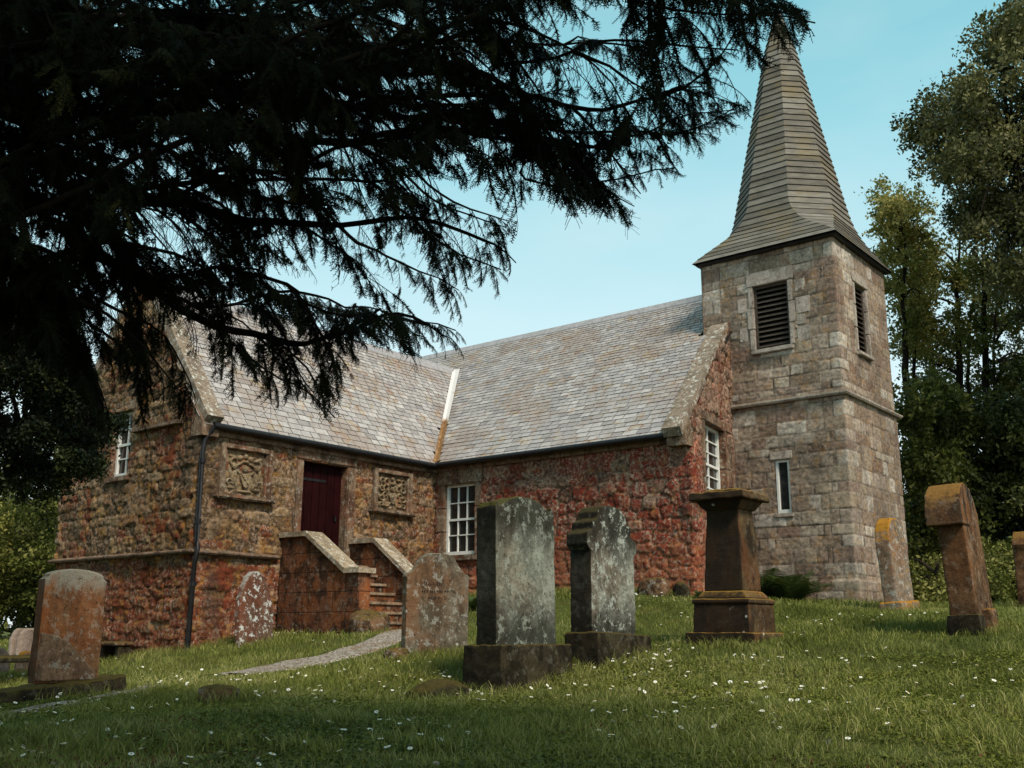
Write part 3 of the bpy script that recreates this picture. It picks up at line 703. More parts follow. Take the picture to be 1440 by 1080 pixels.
# door
bm = bmesh.new()
for k in range(6):
    a0 = -3.52+1.06*k/6; pE.box(bm, a0+.004, a0+1.06/6-.004, 1.21, 3.05, -.16, -.12, .005)
dr = bm_obj('door', bm, M_door, ch)
for zz in (1.55, 2.72):
    bm = bmesh.new(); pE.box(bm, -3.50, -2.85, zz, zz+.05, -.12, -.108, .004); bm_obj('strap_hinge', bm, M_black, dr)
bm = bmesh.new(); pE.box(bm, -2.62, -2.585, 2.02, 2.12, -.12, -.075, .006); bm_obj('door_handle', bm, M_black, dr)
bm = bmesh.new()
pE.box(bm, -3.70, -3.52, 1.2, 3.06, -.2, .06, .02); pE.box(bm, -2.46, -2.24, 1.2, 3.06, -.2, .06, .02); pE.box(bm, -3.70, -2.24, 3.063, 3.23, -.2, .064, .02)
bm_obj('door_surround', bm, M_dress, dr)

# eaves course, gutters, downpipe
bm = bmesh.new(); pE.box(bm, -D+.02, -.02, WEV-.16, WEV-.02, -.05, .10, .015); pN.box(bm, .02, LC-.12, EV-.14, EV-.03, -.05, .07, .015); bm_obj('eaves_course', bm, M_eaves, ch)
tb = Tubes()
tb.add([(.20, -D+.12, WEV-.02), (.20, -.2, WEV-.02)], .055, 8); tb.add([(.2, -.20, EV-.02), (LC-.42, -.20, EV-.02)], .055, 8); tb.build('gutter', M_black, ch)
tb = Tubes(); tb.add([(.20, -D+.14, WEV-.03), (.11, -D+.05, WEV-.25), (.10, -D+.02, WEV-.45), (.12, -D+.02, 1.45), (.19, -D+.0, 1.30), (.12, -D+.01, 1.05), (.10, -D+.02, -.45)], .042, 8)
for z in (2.75, 1.75, .75): tb.add([(.11, -D+.02, z-.04), (.11, -D+.02, z+.04)], .056, 8)
tb.build('downpipe', M_black, ch)

# ---- roofs
k1 = (RG-EV)/(W2+.15); k2 = (WRG-WEV)/(E/2+.15)
zN = lambda y: EV+k1*(y+.15)           # nave south slope
zW = lambda x: WEV+k2*(.15-x)          # wing east slope
def slates(name, org, ax, dn, nr, length, slope, keep, parent, seed):
    """org: eave start; ax: along eave; dn: unit vector up the slope; nr normal"""
    org, ax, dn, nr = [np.array(v, float) for v in (org, ax, dn, nr)]
    rg = np.random.default_rng(seed); V = []; F = []; A = []; s_ = -.02; row = 0; n = 0
    while s_ < slope-.02:
        f = s_/slope; ex = .155-.055*f; wbase = .27-.10*f
        a = -wbase*rg.random()
        while a < length:
            w_ = wbase*rg.uniform(.75, 1.25); c = org+ax*(a+w_/2)+dn*(s_+ex/2)
            if keep(c):
                t = .006+.003*rg.random(); j = rg.uniform(-.006, .006); gap = .008
                top = min(s_+ex*1.5, slope)
                p0 = org+ax*(a+gap)+dn*(s_+j); p1 = org+ax*(a+w_-gap)+dn*(s_+j+rg.uniform(-.004, .004)); p2 = org+ax*(a+w_-gap)+dn*top; p3 = org+ax*(a+gap)+dn*top
                lift = .008+.007*rg.random()
                q = [p0+nr*lift, p1+nr*lift, p2+nr*.002, p3+nr*.002]
                V += [q[0]+nr*t, q[1]+nr*t, q[2]+nr*.001, q[3]+nr*.001, q[0]-nr*.004, q[1]-nr*.004, q[2]-nr*.006, q[3]-nr*.006]
                F += [[n, n+1, n+2, n+3], [n+4, n+5, n+1, n], [n+5, n+6, n+2, n+1], [n+7, n+4, n, n+3]]; n += 8
                r_ = rg.random(); A += [[r_, 0, 0]]*4+[[r_, 1, 0]]*4
            a += w_
        s_ += ex; row += 1
    return np_mesh(name, np.array(V), np.array(F), M_slate, parent, {'stone': np.array(A)})
# decks
bm = bmesh.new()
def quad(bm, *P): bm.faces.new([bm.verts.new(p) for p in P])
xe = -E-.05
quad(bm, (.15-.0, -.15, zN(-.15)), (LC-.1, -.15, zN(-.15)), (gab_x(W2)-.05, W2, RG), (-E/2, W2, RG)) # right of the valley
quad(bm, (xe, W2, RG), (L0+.35, W2, RG), (L0+.35, W+.15, zN(-.15)), (xe, W+.15, zN(-.15)))
yv = (WRG-EV)/k1-.15
quad(bm, (-E/2, yv, WRG), (-E/2, W2, RG), (xe, W2, RG), (xe, -.15, zN(-.15)))
quad(bm, (.15, -.15, WEV), (-E/2, yv, WRG), (-E/2, -D+.05, WRG), (.15, -D+.05, WEV))
quad(bm, (-E-.15, -D+.05, WEV), (-E/2, -D+.05, WRG), (-E/2, yv, WRG), (-E-.15, -.15, WEV))
bmesh.ops.translate(bm, vec=(0, 0, -.05), verts=bm.verts)
bm_obj('roof_deck', bm, M_dark, ch)
sl = math.hypot(W2+.15, RG-EV); dn = np.array([0, W2+.15, RG-EV])/sl; nr = np.array([0, -dn[2], dn[1]])
vx = lambda c: c[2] > zW(c[0])-.0 if c[0] > -E/2 else c[2] > zW(-E-c[0])
slates('nave_slates', (-E, -.15, EV), (1, 0, 0), dn, nr, L0+E+.5, sl, lambda c: vx(c) and c[0] < gab_x(c[1])-.22 and not (c[0] > TX0-.05 and c[1] > TY0-.05), ch, 3)
slates('nave_slates', (L0+.35, W+.15, EV), (-1, 0, 0), dn*[1, -1, 1], nr*[1, -1, 1], L0+E+.3, sl, lambda c: not (c[0] > TX0-.05 and c[1] < TY1+.05), ch, 4)
sl2 = math.hypot(E/2+.15, WRG-WEV); dw = np.array([-(E/2+.15), 0, WRG-WEV])/sl2; nw = np.array([dw[2], 0, -dw[0]])
slates('wing_slates', (.15, -D+.16, WEV), (0, 1, 0), dw, nw, D+W2, sl2, lambda c: c[2] > zN(c[1]), ch, 5)
slates('wing_slates', (-E-.15, yv+.6, WEV), (0, -1, 0), dw*[-1, 1, 1], nw*[-1, 1, 1], D+yv+.4, sl2, lambda c: c[2] > zN(c[1]) and c[1] > -D+.16, ch, 6)
# ridges
bm = bmesh.new()
def ridge(bm, P, Q, w_=.13, t=.03, k=1.0):
    P, Q = Vector(P), Vector(Q); d = (Q-P).normalized(); n = Vector((-d.y, d.x, 0))
    prof = [(-w_, -w_*k+t), (0, t*1.6+.01), (w_, -w_*k+t), (w_, -w_*k-.01), (0, -.0), (-w_, -w_*k-.01)]
    A = [bm.verts.new(P+n*a+Vector((0, 0, b))) for a, b in prof]; B = [bm.verts.new(Q+n*a+Vector((0, 0, b))) for a, b in prof]
    for i in range(6): bm.faces.new((A[i], A[(i+1) % 6], B[(i+1) % 6], B[i]))
    bm.faces.new(A); bm.faces.new(B[::-1])
M_ridge = mat_plain('ridge_lead', (.30, .28, .28), .6, .2)
ridge(bm, (-E, W2, RG+.02), (TX0+.05, W2, RG+.02)); ridge(bm, (-E/2, -D+.2, WRG+.02), (-E/2, yv+.15, WRG+.02), k=1.3); bm_obj('ridge_flashing', bm, M_ridge, ch)
# valley lead
bm = bmesh.new()
vb = np.array([.12, -.12, EV+.02]); vt = np.array([-E/2+.02, yv, WRG+.02]); n = 14
prev = None
for k in range(n+1):
    c = vb+(vt-vb)*k/n
    wv = .075+.035*k/n
    L_ = c+np.array([0, -wv, k2*0]) ; L_[2] = zW(c[0])+.055; L_[1] = c[1]-wv
    R_ = c.copy(); R_[0] = c[0]+wv*1.25; R_[2] = zN(c[1])+.060
    C_ = c.copy(); C_[2] = c[2]+.035
    cur = [bm.verts.new(tuple(p)) for p in (L_, C_, R_)]
    if prev: bm.faces.new((prev[0], prev[1], cur[1], cur[0])); bm.faces.new((prev[1], prev[2], cur[2], cur[1]))
    prev = cur
bm_obj('valley_flashing', bm, M_lead, ch)
# gable copings (skews)
def skew(P, Q, wv, up, th, mat, kneel=True):
    """coping from eaves point P to top Q; wv: vector across (into the roof), up normal"""
    P, Q, wv, up = [Vector(v) for v in (P, Q, wv, up)]; bm = bmesh.new(); n = 6; d = Q-P
    for k in range(n):
        a = P+d*(k/n)+d.normalized()*.003; b = P+d*((k+1)/n)-d.normalized()*.003
        hexa(bm, [a, a+wv, b+wv, b, a+up*th, a+wv+up*th, b+wv+up*th, b+up*th])
    return bm_obj('gable_coping', bm, mat, ch)
gin = Vector((-1, 0, 0))*.37
topz = EV+(RG-EV)*(TY0/W2)
gN3 = Vector(gN)
gP = Vector((LC-.04, -.27, EV-.07))+gN3*.03; gQ = Vector((L0, TY0, topz+.06))+gN3*.03
skew(gP, gQ, gin, (0, -dn[2]*.6, dn[1]), .20, M_coping)
bm = bmesh.new()
hexa(bm, [(LC-.36, -.20, EV-.22), (LC+.01, -.20, EV-.22), (LC+.01, .06, EV-.22), (LC-.36, .06, EV-.22), (LC-.36, -.20, EV+.02), (LC+.01, -.20, EV+.02), (LC+.01, .06, EV+.27), (LC-.36, .06, EV+.27)]); bm_obj('skewputt', bm, M_dress, ch)
for sgn in (1, -1):
    P = Vector((0.14 if sgn > 0 else -E-.14, -D-.05, WEV+.02)); Q = Vector((-E/2, -D-.05, WRG+.14))
    skew(P, Q, (0, .33, 0), (.75*sgn, 0, .6), .17, M_coping)
    bm = bmesh.new(); x0, x1 = ((-.14, .17) if sgn > 0 else (-E-.17, -E+.14)); za, zb_ = (WEV+.40, WEV+.03) if sgn > 0 else (WEV+.03, WEV+.40); hexa(bm, [(x0, -D-.07, WEV-.20), (x1, -D-.07, WEV-.20), (x1, -D+.26, WEV-.20), (x0, -D+.26, WEV-.20), (x0, -D-.07, za), (x1, -D-.07, zb_), (x1, -D+.26, zb_), (x0, -D+.26, za)]); bm_obj('skewputt', bm, M_dress, ch)

# ---- spire
TC = np.array([(TX0+TX1)/2, (TY0+TY1)/2]); HW = (TX1-TX0)/2
def spire_w(z):
    zs = [TTOP+.04, 7.62, 7.85, 8.12, 8.35, 12.45, 13.35]; ws = [HW+.075, HW-.05, HW-.18, HW-.28, HW-.33, .29, .05]
    return np.interp(z, zs, ws)
def spire_c(z):      # fraction of the side kept square: 1 = square, .414 = regular octagon
    return np.interp(z, [TTOP+.04, 7.55, 7.75, 7.95, 8.2, 8.45], [1., .95, .80, .62, .48, .4142])
zb = list(np.linspace(TTOP+.04, 8.1, 8))[:-1]
z_ = 8.1
while z_ < 13.25: zb.append(z_); z_ += .145
zb.append(13.38)
V = []; F = []; A = []; rg = np.random.default_rng(5)
def octo(w, c, z): 
    P = [(-c, -1), (c, -1), (1, -c), (1, c), (c, 1), (-c, 1), (-1, c), (-1, -c)]
    return [(TC[0]+w*a, TC[1]+w*b, z) for a, b in P]
for k in range(len(zb)-1):
    z0, z1 = zb[k], zb[k+1]; w0, w1 = spire_w(z0)+.030, spire_w(z1)+.002
    rA = octo(w0, spire_c(z0), z0-.012); rB = octo(w1, spire_c(z1), z1+.004); rC = octo(w0-.04, spire_c(z0), z0+.004)
    for q in range(8):
        if q in (1, 3, 5, 7) and spire_c(z0) > .995 and spire_c(z1) > .995: continue
        r2 = (q+1) % 8; n = len(V); V += [rC[q], rC[r2], rA[q], rA[r2], rB[r2], rB[q]]
        F += [[n, n+1, n+3, n+2], [n+2, n+3, n+4, n+5]]; a = rg.random(); A += [[a, 1, 0]]*2+[[a, 0, 0]]*4
sp = np_mesh('spire', np.array(V), np.array(F), M_spire, ch, {'stone': np.array(A)})
bm = bmesh.new()
box(bm, (TX0-.06, TY0-.06, TTOP+.0), (TX1+.06, TY1+.06, TTOP+.05)); bm_obj('soffit', bm, M_eaves, sp)
tb = Tubes(); tb.add([(TC[0], TC[1], 13.3), (TC[0], TC[1], 13.45), (TC[0], TC[1], 13.6)], [.06, .045, .008], 8); tb.build('finial', M_black, sp)

# ---- stair
st = bpy.data.objects.new('staircase', None); link(st, ch)
def parapet(y0, y1, xs, zt, zs, xe_, zlow):
    """flat top zt from x=0 to xs, slope to (xe_-.35, zs), flat to xe_"""
    bm = bmesh.new(); prof = [(0.03, -.45), (xe_-.06, -.45), (xe_-.06, zs-.07), (xe_-.36, zs-.07), (xs, zt-.07), (.03, zt-.07)]
    prism(bm, prof, (1, 0, 0), (0, 0, 1), (0, 1, 0), (0, 0, 0), y0+.03, y1-.03)
    o = bm_obj('parapet', bm, M_stair, st)
    bm = bmesh.new(); t = .085
    for (a, b) in [((.02, zt), (xs, zt)), ((xs, zt), (xe_-.36, zs)), ((xe_-.36, zs), (xe_, zs))]:
        n_ = 1 if a[1] == b[1] else 2
        for q in range(n_):
            pa = (a[0]+(b[0]-a[0])*q/n_, a[1]+(b[1]-a[1])*q/n_); pb = (a[0]+(b[0]-a[0])*(q+1)/n_, a[1]+(b[1]-a[1])*(q+1)/n_)
            hexa(bm, [(pa[0], y0-.03, pa[1]-t), (pb[0], y0-.03, pb[1]-t), (pb[0], y1+.03, pb[1]-t), (pa[0], y1+.03, pa[1]-t),
                      (pa[0], y0-.03, pa[1]), (pb[0], y0-.03, pb[1]), (pb[0], y1+.03, pb[1]), (pa[0], y1+.03, pa[1])])
    bm_obj('parapet_coping', bm, M_scoping, st)
parapet(-3.95, -3.62, .72, 1.70, 1.04, 2.10, 0)
parapet(-2.36, -2.06, .72, 1.70, 1.04, 1.98, 0)
bm = bmesh.new(); box(bm, (.03, -3.62, -.4), (.62, -2.36, 1.19), .01); bm_obj('landing', bm, M_tread, st)
nst = 7; r_ = (1.19-.02)/nst
for k in range(1, nst):
    x1 = .62+(k)*.235; bm = bmesh.new(); z1 = 1.19-k*r_
    box(bm, (x1-.235, -3.612, z1-.05), (x1+.015, -2.368, z1), .008); o = bm_obj('step', bm, M_tread, st)
    bm = bmesh.new(); box(bm, (x1-.235, -3.61, -.4), (x1-.02, -2.37, z1-.052)); bm_obj('riser', bm, M_stair, o)

# ------------------------------------------------------------------ rough stone finishing
_tex = {}
def clouds(size, depth=3):
    k = (size, depth)
    if k not in _tex:
        t = bpy.data.textures.new('stone_clouds', 'CLOUDS'); t.noise_scale = size; t.noise_depth = depth; _tex[k] = t
    return _tex[k]
def weather(o, vox=.02, amp=.02, size=.12, amp2=.0):
    r = o.modifiers.new('remesh', 'REMESH'); r.mode = 'VOXEL'; r.voxel_size = vox; r.use_smooth_shade = True
    for a, s_ in ((amp, size), (amp2, size*3)):
        if a:
            d = o.modifiers.new('wear', 'DISPLACE'); d.texture = clouds(s_); d.strength = a; d.mid_level = .5; d.texture_coords = 'GLOBAL'
    return o
def lump(name, loc, r, mat, parent=None, seed=0, amp=.35, sub=4):
    bm = bmesh.new(); bmesh.ops.create_icosphere(bm, subdivisions=sub, radius=1)
    co = np.array([v.co[:] for v in bm.verts]); d = 1+amp*fbm(co[:, 0]*1.3+seed, co[:, 1]*1.3, co[:, 2]*1.3, seed, 4)+.08*fbm(co[:, 0]*6+seed, co[:, 1]*6, co[:, 2]*6, seed, 3)
    co = np.sign(co)*np.abs(co)**.8
    for v, c, k in zip(bm.verts, co, d): v.co = Vector(c*k)*1.0; v.co.x *= r[0]; v.co.y *= r[1]; v.co.z *= r[2]
    o = bm_obj(name, bm, mat, parent, True); o.location = loc; return o

# ------------------------------------------------------------------ gravestones
M_g_tall = mat_stone('tall_slab', c1=(.27, .28, .22), c2=(.36, .365, .30), side_shade=0.9,  dark=(.010, .009, .006), pale=(.34, .36, .30), palef=.6, moss=(.10, .085, .02), mossz=.5, darkf=.35, red=((.14, .09, .05), (.2, .13, .07)), redf=.2, topdark=(1.10, 1.55), lowdark=(.45, 1.0))
M_g_step = mat_stone('stepped_slab', c1=(.27, .27, .22), c2=(.36, .36, .30), side_shade=0.9,  dark=(.011, .009, .006), pale=(.42, .44, .38), palef=.8, moss=(.065, .05, .018), mossz=.5, darkf=.55, red=((.12, .08, .05), (.17, .10, .06)), redf=.3, topdark=(.95, 1.35), lowdark=(.30, .75))
M_g_base = mat_stone('mossy_base', c1=(.035, .027, .016), c2=(.06, .048, .025), side_shade=0.6,  dark=(.007, .0055, .004), palef=.1, moss=(.11, .08, .022), mossz=.55, darkf=.7)
M_g_left = mat_stone('rusty_slab', c1=(.23, .085, .035), c2=(.30, .15, .07), side_shade=0.8,  dark=(.05, .03, .018), pale=(.40, .38, .32), palef=.35, moss=(.30, .27, .2), mossz=.6, darkf=.45, red=((.30, .07, .02), (.34, .14, .05)), redf=.5, toppale=(.76, .98, (.30, .285, .23)), strk=.3)
M_g_scal = mat_stone('scalloped_slab', (.16, .125, .085), (.22, .185, .135), dark=(.035, .028, .02), pale=(.5, .5, .44), palef=.45, moss=(.25, .23, .16), mossz=.6, darkf=.6, red=((.16, .07, .03), (.24, .11, .05)), redf=.45, spot=(.5, .5, .45))
M_g_point = mat_stone('lichened_slab', (.15, .075, .05), (.20, .12, .08), dark=(.03, .02, .015), pale=(.62, .62, .58), palef=1.0, moss=(.45, .43, .38), mossz=.5, darkf=.4, red=((.14, .04, .02), (.2, .07, .04)), redf=.5)
M_g_ped = mat_stone('pedestal_stone', c1=(.06, .035, .018), c2=(.13, .085, .042), side_shade=0.85,  dark=(.022, .016, .011), pale=(.40, .36, .28), palef=.12, moss=(.36, .20, .045), mossz=.7, darkf=.85, red=((.10, .038, .016), (.17, .07, .03)), redf=.4, spot=(.55, .53, .48))
M_g_arch = mat_stone('arched_stone', c1=(.07, .036, .018), c2=(.20, .11, .055), side_shade=0.4,  dark=(.035, .022, .014), pale=(.44, .36, .28), palef=.3, moss=(.32, .16, .04), mossz=.6, darkf=1.0, red=((.16, .055, .02), (.30, .13, .05)), redf=.25, strk=.35)
M_g_thin = mat_stone('thin_orange_stone', (.22, .17, .125), (.30, .25, .20), dark=(.05, .035, .025), pale=(.5, .48, .42), palef=.7, moss=(.55, .24, .02), mossz=.25, darkf=.4, red=((.24, .10, .05), (.28, .14, .07)), redf=.3)
M_g_pink = mat_stone('pink_stone', (.34, .25, .20), (.42, .33, .27), dark=(.08, .05, .04), pale=(.5, .46, .4), palef=.15, moss=(.4, .30, .2), mossz=.8, darkf=.3)
M_rock = mat_stone('mossy_rock', (.12, .065, .035), (.20, .11, .06), dark=(.010, .008, .006), palef=.4, moss=(.16, .11, .03), mossz=.75, darkf=.8)

def arc(cx, cz, r, a0, a1, n): return [(cx+r*math.cos(a0+(a1-a0)*k/n), cz+r*math.sin(a0+(a1-a0)*k/n)) for k in range(n+1)]
def slab(name, prof, T, mat, parent, y=0, z=0, x=0, vox=.016, amp=.018, size=.09, taper=0, amp2=.015):
    """broad faces along +-x, profile in (y, z)"""
    bm = bmesh.new(); prism(bm, prof, (0, 1, 0), (0, 0, 1), (1, 0, 0), (x, y, z), -T/2, T/2)
    return weather(bm_obj(name, bm, mat, parent), vox, amp, size, amp2)
def block(name, sx, sy, z0, z1, mat, parent, top=None, bev=.02, vox=.018, amp=.014, size=.08, off=(0, 0), amp2=.012):
    bm = bmesh.new(); tx, ty = top or (sx, sy); ox, oy = off
    hexa(bm, [(-sx/2+ox, -sy/2+oy, z0), (sx/2+ox, -sy/2+oy, z0), (sx/2+ox, sy/2+oy, z0), (-sx/2+ox, sy/2+oy, z0), (-tx/2+ox, -ty/2+oy, z1), (tx/2+ox, -ty/2+oy, z1), (tx/2+ox, ty/2+oy, z1), (-tx/2+ox, ty/2+oy, z1)])
    return weather(bm_obj(name, bm, mat, parent), vox, amp, size, amp2)
def grave(name, label, u, v, d, rz, tilt=(0, 0), cat='gravestone', group=None):
    P = at(u, v, d); z = g1(P[0], P[1]); o = thing(name, label, cat, (P[0], P[1], z-.03), rz, group)
    o.rotation_euler = (rad(tilt[0]), rad(tilt[1]), rz); return o

# tall shouldered slab in the middle
t = grave('gravestone', 'tallest grey-green slab with shallow arched mossy top on a dark block base', 728, 958, 9.6, rad(0), (0, -1))
w_ = .45; H = 1.72
prof = [(-w_, .34), (w_, .34), (w_, H-.09)]+[(w_-.05, H-.03)]+arc(0, H-.62, .66, rad(53), rad(127), 12)+[(-w_+.05, H-.03), (-w_, H-.09)]
slab('headstone', prof, .24, M_g_tall, t, vox=.014)
block('base', .50, 1.14, -.25, .38, M_g_base, t, (.44, 1.06), off=(.02, .0), amp=.03)
# stepped stone
t = grave('gravestone', 'pale lichened stone with stepped shoulders and rounded head, beside the tallest slab', 850, 925, 10.5, rad(0), (-2.5, -2))
w_ = .40; H = 1.58
half = [(w_, .26), (w_+.0, H-.50), (w_+.06, H-.44), (w_+.06, H-.33), (w_-.04, H-.28), (w_-.04, H-.20), (w_-.13, H-.16), (w_-.14, H-.09), (w_-.20, H-.03), (w_-.30, H)]
prof = half+[(-a, b) for a, b in half[::-1]]
slab('headstone', prof, .26, M_g_step, t, vox=.014)
block('base', .46, 1.06, -.25, .28, M_g_base, t, (.40, .98), off=(.02, .06), amp=.03)
# left rusty stone
t = grave('gravestone', 'rust-red slab with shallow curved top and flaking lower corner at far left', 88, 968, 9.5, rad(-2), (0, 0)); t.location.z += .16
w_ = .30; H = 1.03
prof = [(-w_, .0), (w_, .0), (w_, H-.10), (w_-.02, H-.095), (w_-.035, H-.07)]+arc(0, H-.66, .66, rad(67), rad(113), 10)+[(-w_+.035, H-.07), (-w_+.02, H-.095), (-w_, H-.10)]
slab('headstone', prof, .13, M_g_left, t, vox=.012, amp=.008)
bm = bmesh.new()
prism(bm, [(-w_+.01, .02), (w_-.04, .02), (w_-.05, .10), (.12, .22), (0, .34), (-.14, .42), (-w_+.01, .45)], (0, 1, 0), (0, 0, 1), (1, 0, 0), (0, 0, 0), .05, .095)
weather(bm_obj('flaked_layer', bm, mat_stone('flaked_stone', (.20, .115, .07), (.26, .16, .10), darkf=.5, palef=.5, mossz=1.2), t), .012, .012, .06)
bm = bmesh.new(); hexa(bm, [(-.25, -.75, -.3), (.28, -.75, -.3), (.28, .52, -.25), (-.25, .52, -.25), (-.18, -.58, -.05), (.2, -.58, -.05), (.22, .50, .06), (-.18, .50, .06)])
weather(bm_obj('kerb', bm, M_g_base, t), .02, .04, .12, .04)
# pointed stone by the wing wall
t = grave('gravestone', 'small pointed headstone crusted with white lichen, leaning by the church wall left of the steps', 358, 898, 16.2, rad(8), (0, -5))
w_ = .36; H = 1.16
half = [(w_, -.2), (w_+.01, H-.62), (w_-.03, H-.42), (w_-.11, H-.22), (w_-.20, H-.08), (w_-.30, H-.01)]
slab('headstone', half+[(-a, b) for a, b in half[::-1]], .12, M_g_point, t, amp=.01)
# scalloped stone
t = grave('gravestone', 'brown headstone with round hump between sloping shoulders and worn lettering, before the steps', 611, 922, 11.6, rad(-22), (0, 0))
w_ = .385; H = 1.17
half = [(w_, -.2), (w_, H-.30), (w_+.02, H-.28), (w_-.0, H-.25), (w_-.08, H-.21), (w_-.14, H-.13), (w_-.19, H-.055), (w_-.27, H-.01)]
slab('headstone', half+[(-a, b) for a, b in half[::-1]], .12, M_g_scal, t, vox=.012, amp=.008)
# weathered carved letter strokes, no longer legible
bm = bmesh.new(); rg = random.Random(8)
for row, (z, y0, y1) in enumerate([(.80, -.17, .05), (.72, -.20, .20), (.645, -.12, .16)]):
    y = y0
    while y < y1:
        w1 = rg.uniform(.012, .03); h = rg.uniform(.018, .04)
        if rg.random() < .8: box(bm, (.052, y, z), (.066, y+.009, z+h))
        if rg.random() < .6: box(bm, (.052, y+.009, z+rg.choice([0, h*.5, h*.8])), (.0655, y+w1, z+rg.choice([.008, h*.5+.009])+.004))
        y += w1+rg.uniform(.004, .02)
box(bm, (.040, -.22, .64), (.053, .21, .845)); bm_obj('inscription', bm, mat_plain('incised_dirt', (.03, .022, .016), .95, .3), t)
t2 = lump('stone', tuple(at(558, 921, 11.3)+np.array([0, 0, .0])), (.10, .16, .08), M_rock, None, 4); tag(t2, 'small dark footstone sticking out left of the humped brown headstone', 'stone')
# pedestal tomb
t = grave('pedestal_tomb', 'tall square pedestal tomb with overhanging mossy cap and stepped plinth, before the tower', 1034, 908, 11.7, rad(0), (0, 0), 'tomb')
block('plinth_slab', .86, .76, -.25, .13, M_g_ped, t)
block('plinth', .70, .66, .12, .45, M_g_ped, t, (.68, .64))
block('moulding', .72, .68, .44, .50, M_g_ped, t, (.70, .66), amp=.006)
block('upper_moulding', .64, .60, .50, .59, M_g_ped, t, (.50, .48), amp=.006)
block('shaft', .49, .47, .58, 1.52, M_g_ped, t, (.40, .38), amp=.008)
block('neck', .44, .42, 1.50, 1.62, M_g_ped, t, (.60, .58), amp=.006)
block('cap', .72, .70, 1.61, 1.70, M_g_ped, t, (.68, .66), amp=.03, amp2=.03)
block('cap_ridge', .46, .44, 1.69, 1.745, M_g_ped, t, (.40, .38), amp=.02)
# thin orange-topped
t = grave('gravestone', 'narrow upright stone topped with bright orange lichen, beside the right corner of the tower', 1267, 862, 15.2, rad(-4), (3, -3))
w_ = .30; H = 1.36
half = [(w_, -.2), (w_, H-.35), (w_-.04, H-.2), (w_-.12, H-.07), (w_-.24, H)]
slab('headstone', half+[(-a, b) for a, b in half[::-1]], .22, M_g_thin, t)
block('base', .40, .75, -.2, .14, M_g_thin, t, (.32, .68), amp=.03)
# thick arched stone
t = grave('gravestone', 'thick brown stone with a heavy rounded overhanging head and orange lichen, at right', 1372, 893, 11.1, rad(4), (2, -3))
w_ = .42; H = 1.60
prof = [(w_, -.2), (w_, H-.48), (w_-.03, H-.30), (w_-.11, H-.14), (w_-.24, H-.04), (-.02, H-.01), (-.3, H-.1), (-w_, H-.5), (-w_, -.2)]
slab('headstone', prof, .27, M_g_arch, t)
prof = [(-.12, H-.48), (-.12, H)]+arc(-.10, H-.46, .46, rad(92), rad(176), 12)+[(-.565, H-.47)]
slab('scroll_shoulder', prof, .36, M_g_arch, t, x=-.03, amp=.02)
block('base', .36, .30, -.2, .20, M_g_base, t, (.32, .26), off=(-.0, -.36))
block('footing', .20, .42, -.2, .24, M_g_arch, t, (.10, .3), off=(.16, .0), amp=.05)
# right edge
t = grave('gravestone', 'partly seen reddish stone with shaped head at the right edge of the churchyard', 1449, 846, 15.5, rad(0), (0, 0))
half = [(.3, -.2), (.3, .85), (.34, .95), (.28, 1.05), (.18, 1.15)]
slab('headstone', half+[(-a, b) for a, b in half[::-1]], .2, M_g_arch, t)
block('base', .5, .9, -.2, .06, M_g_base, t)
# low and lying stones
def low(u, v, d, r, label, mat=M_rock, seed=1, name='stone', cat='stone', dz=.2):
    P = at(u, v, d); z = g1(P[0], P[1]); o = lump(name, (P[0], P[1], z+r[2]*dz), r, mat, None, seed, .25); return tag(o, label, cat)
low(617, 985, 8.7, (.15, .30, .13), 'long dark flat stone lying in the grass left of the tallest slab base', M_g_base, 2)
low(306, 992, 8.4, (.12, .18, .10), 'small brown flat stone sunk in the grass of the left foreground', M_rock, 3, dz=0.3)
P = np.array([2.12, -3.75, 0]); tag(lump('boulder', (2.20, -3.82, .08), (.26, .36, .30), M_rock, None, 9, .35), 'dark mossy boulder at the foot of the church steps', 'boulder')
tag(lump('boulder', (2.2, -2.75, -.02), (.28, .75, .10), M_rock, None, 12, .3), 'low rough doorstep rock under the lowest church step', 'boulder')
tag(lump('boulder', tuple(on_plane(920, 834, (0, -.25, 0), (0, 1, 0))), (.30, .16, .26), M_rock, None, 6, .25), 'rounded orange-brown stone against the red nave wall', 'boulder')
tag(lump('boulder', tuple(on_plane(958, 834, (0, -.2, 0), (0, 1, 0))), (.14, .12, .20), M_g_base, None, 8, .25), 'small dark stone between the rounded stone and the nave corner', 'boulder')
# table stones at the south wall of the wing
for k, (x, lb) in enumerate([(-2.55, 'low dark niche stone, left of two, at the foot of the wing gable wall'), (-1.65, 'low dark niche stone, right of two, at the foot of the wing gable wall')]):
    z = g1(x, -D-.2); o = thing('table_stone', lb, 'stone', (x, -D-.22, z-.04), 0)
    bm = bmesh.new(); box(bm, (-.30, -.14, .30), (.30, .20, .37), .02); weather(bm_obj('top_slab', bm, M_rock, o), .02, .02)
    for sx_ in (-.22, .22):
        bm = bmesh.new(); box(bm, (sx_-.05, -.08, -.2), (sx_+.05, .16, .31), .01); weather(bm_obj('support', bm, M_g_base, o), .02, .015)
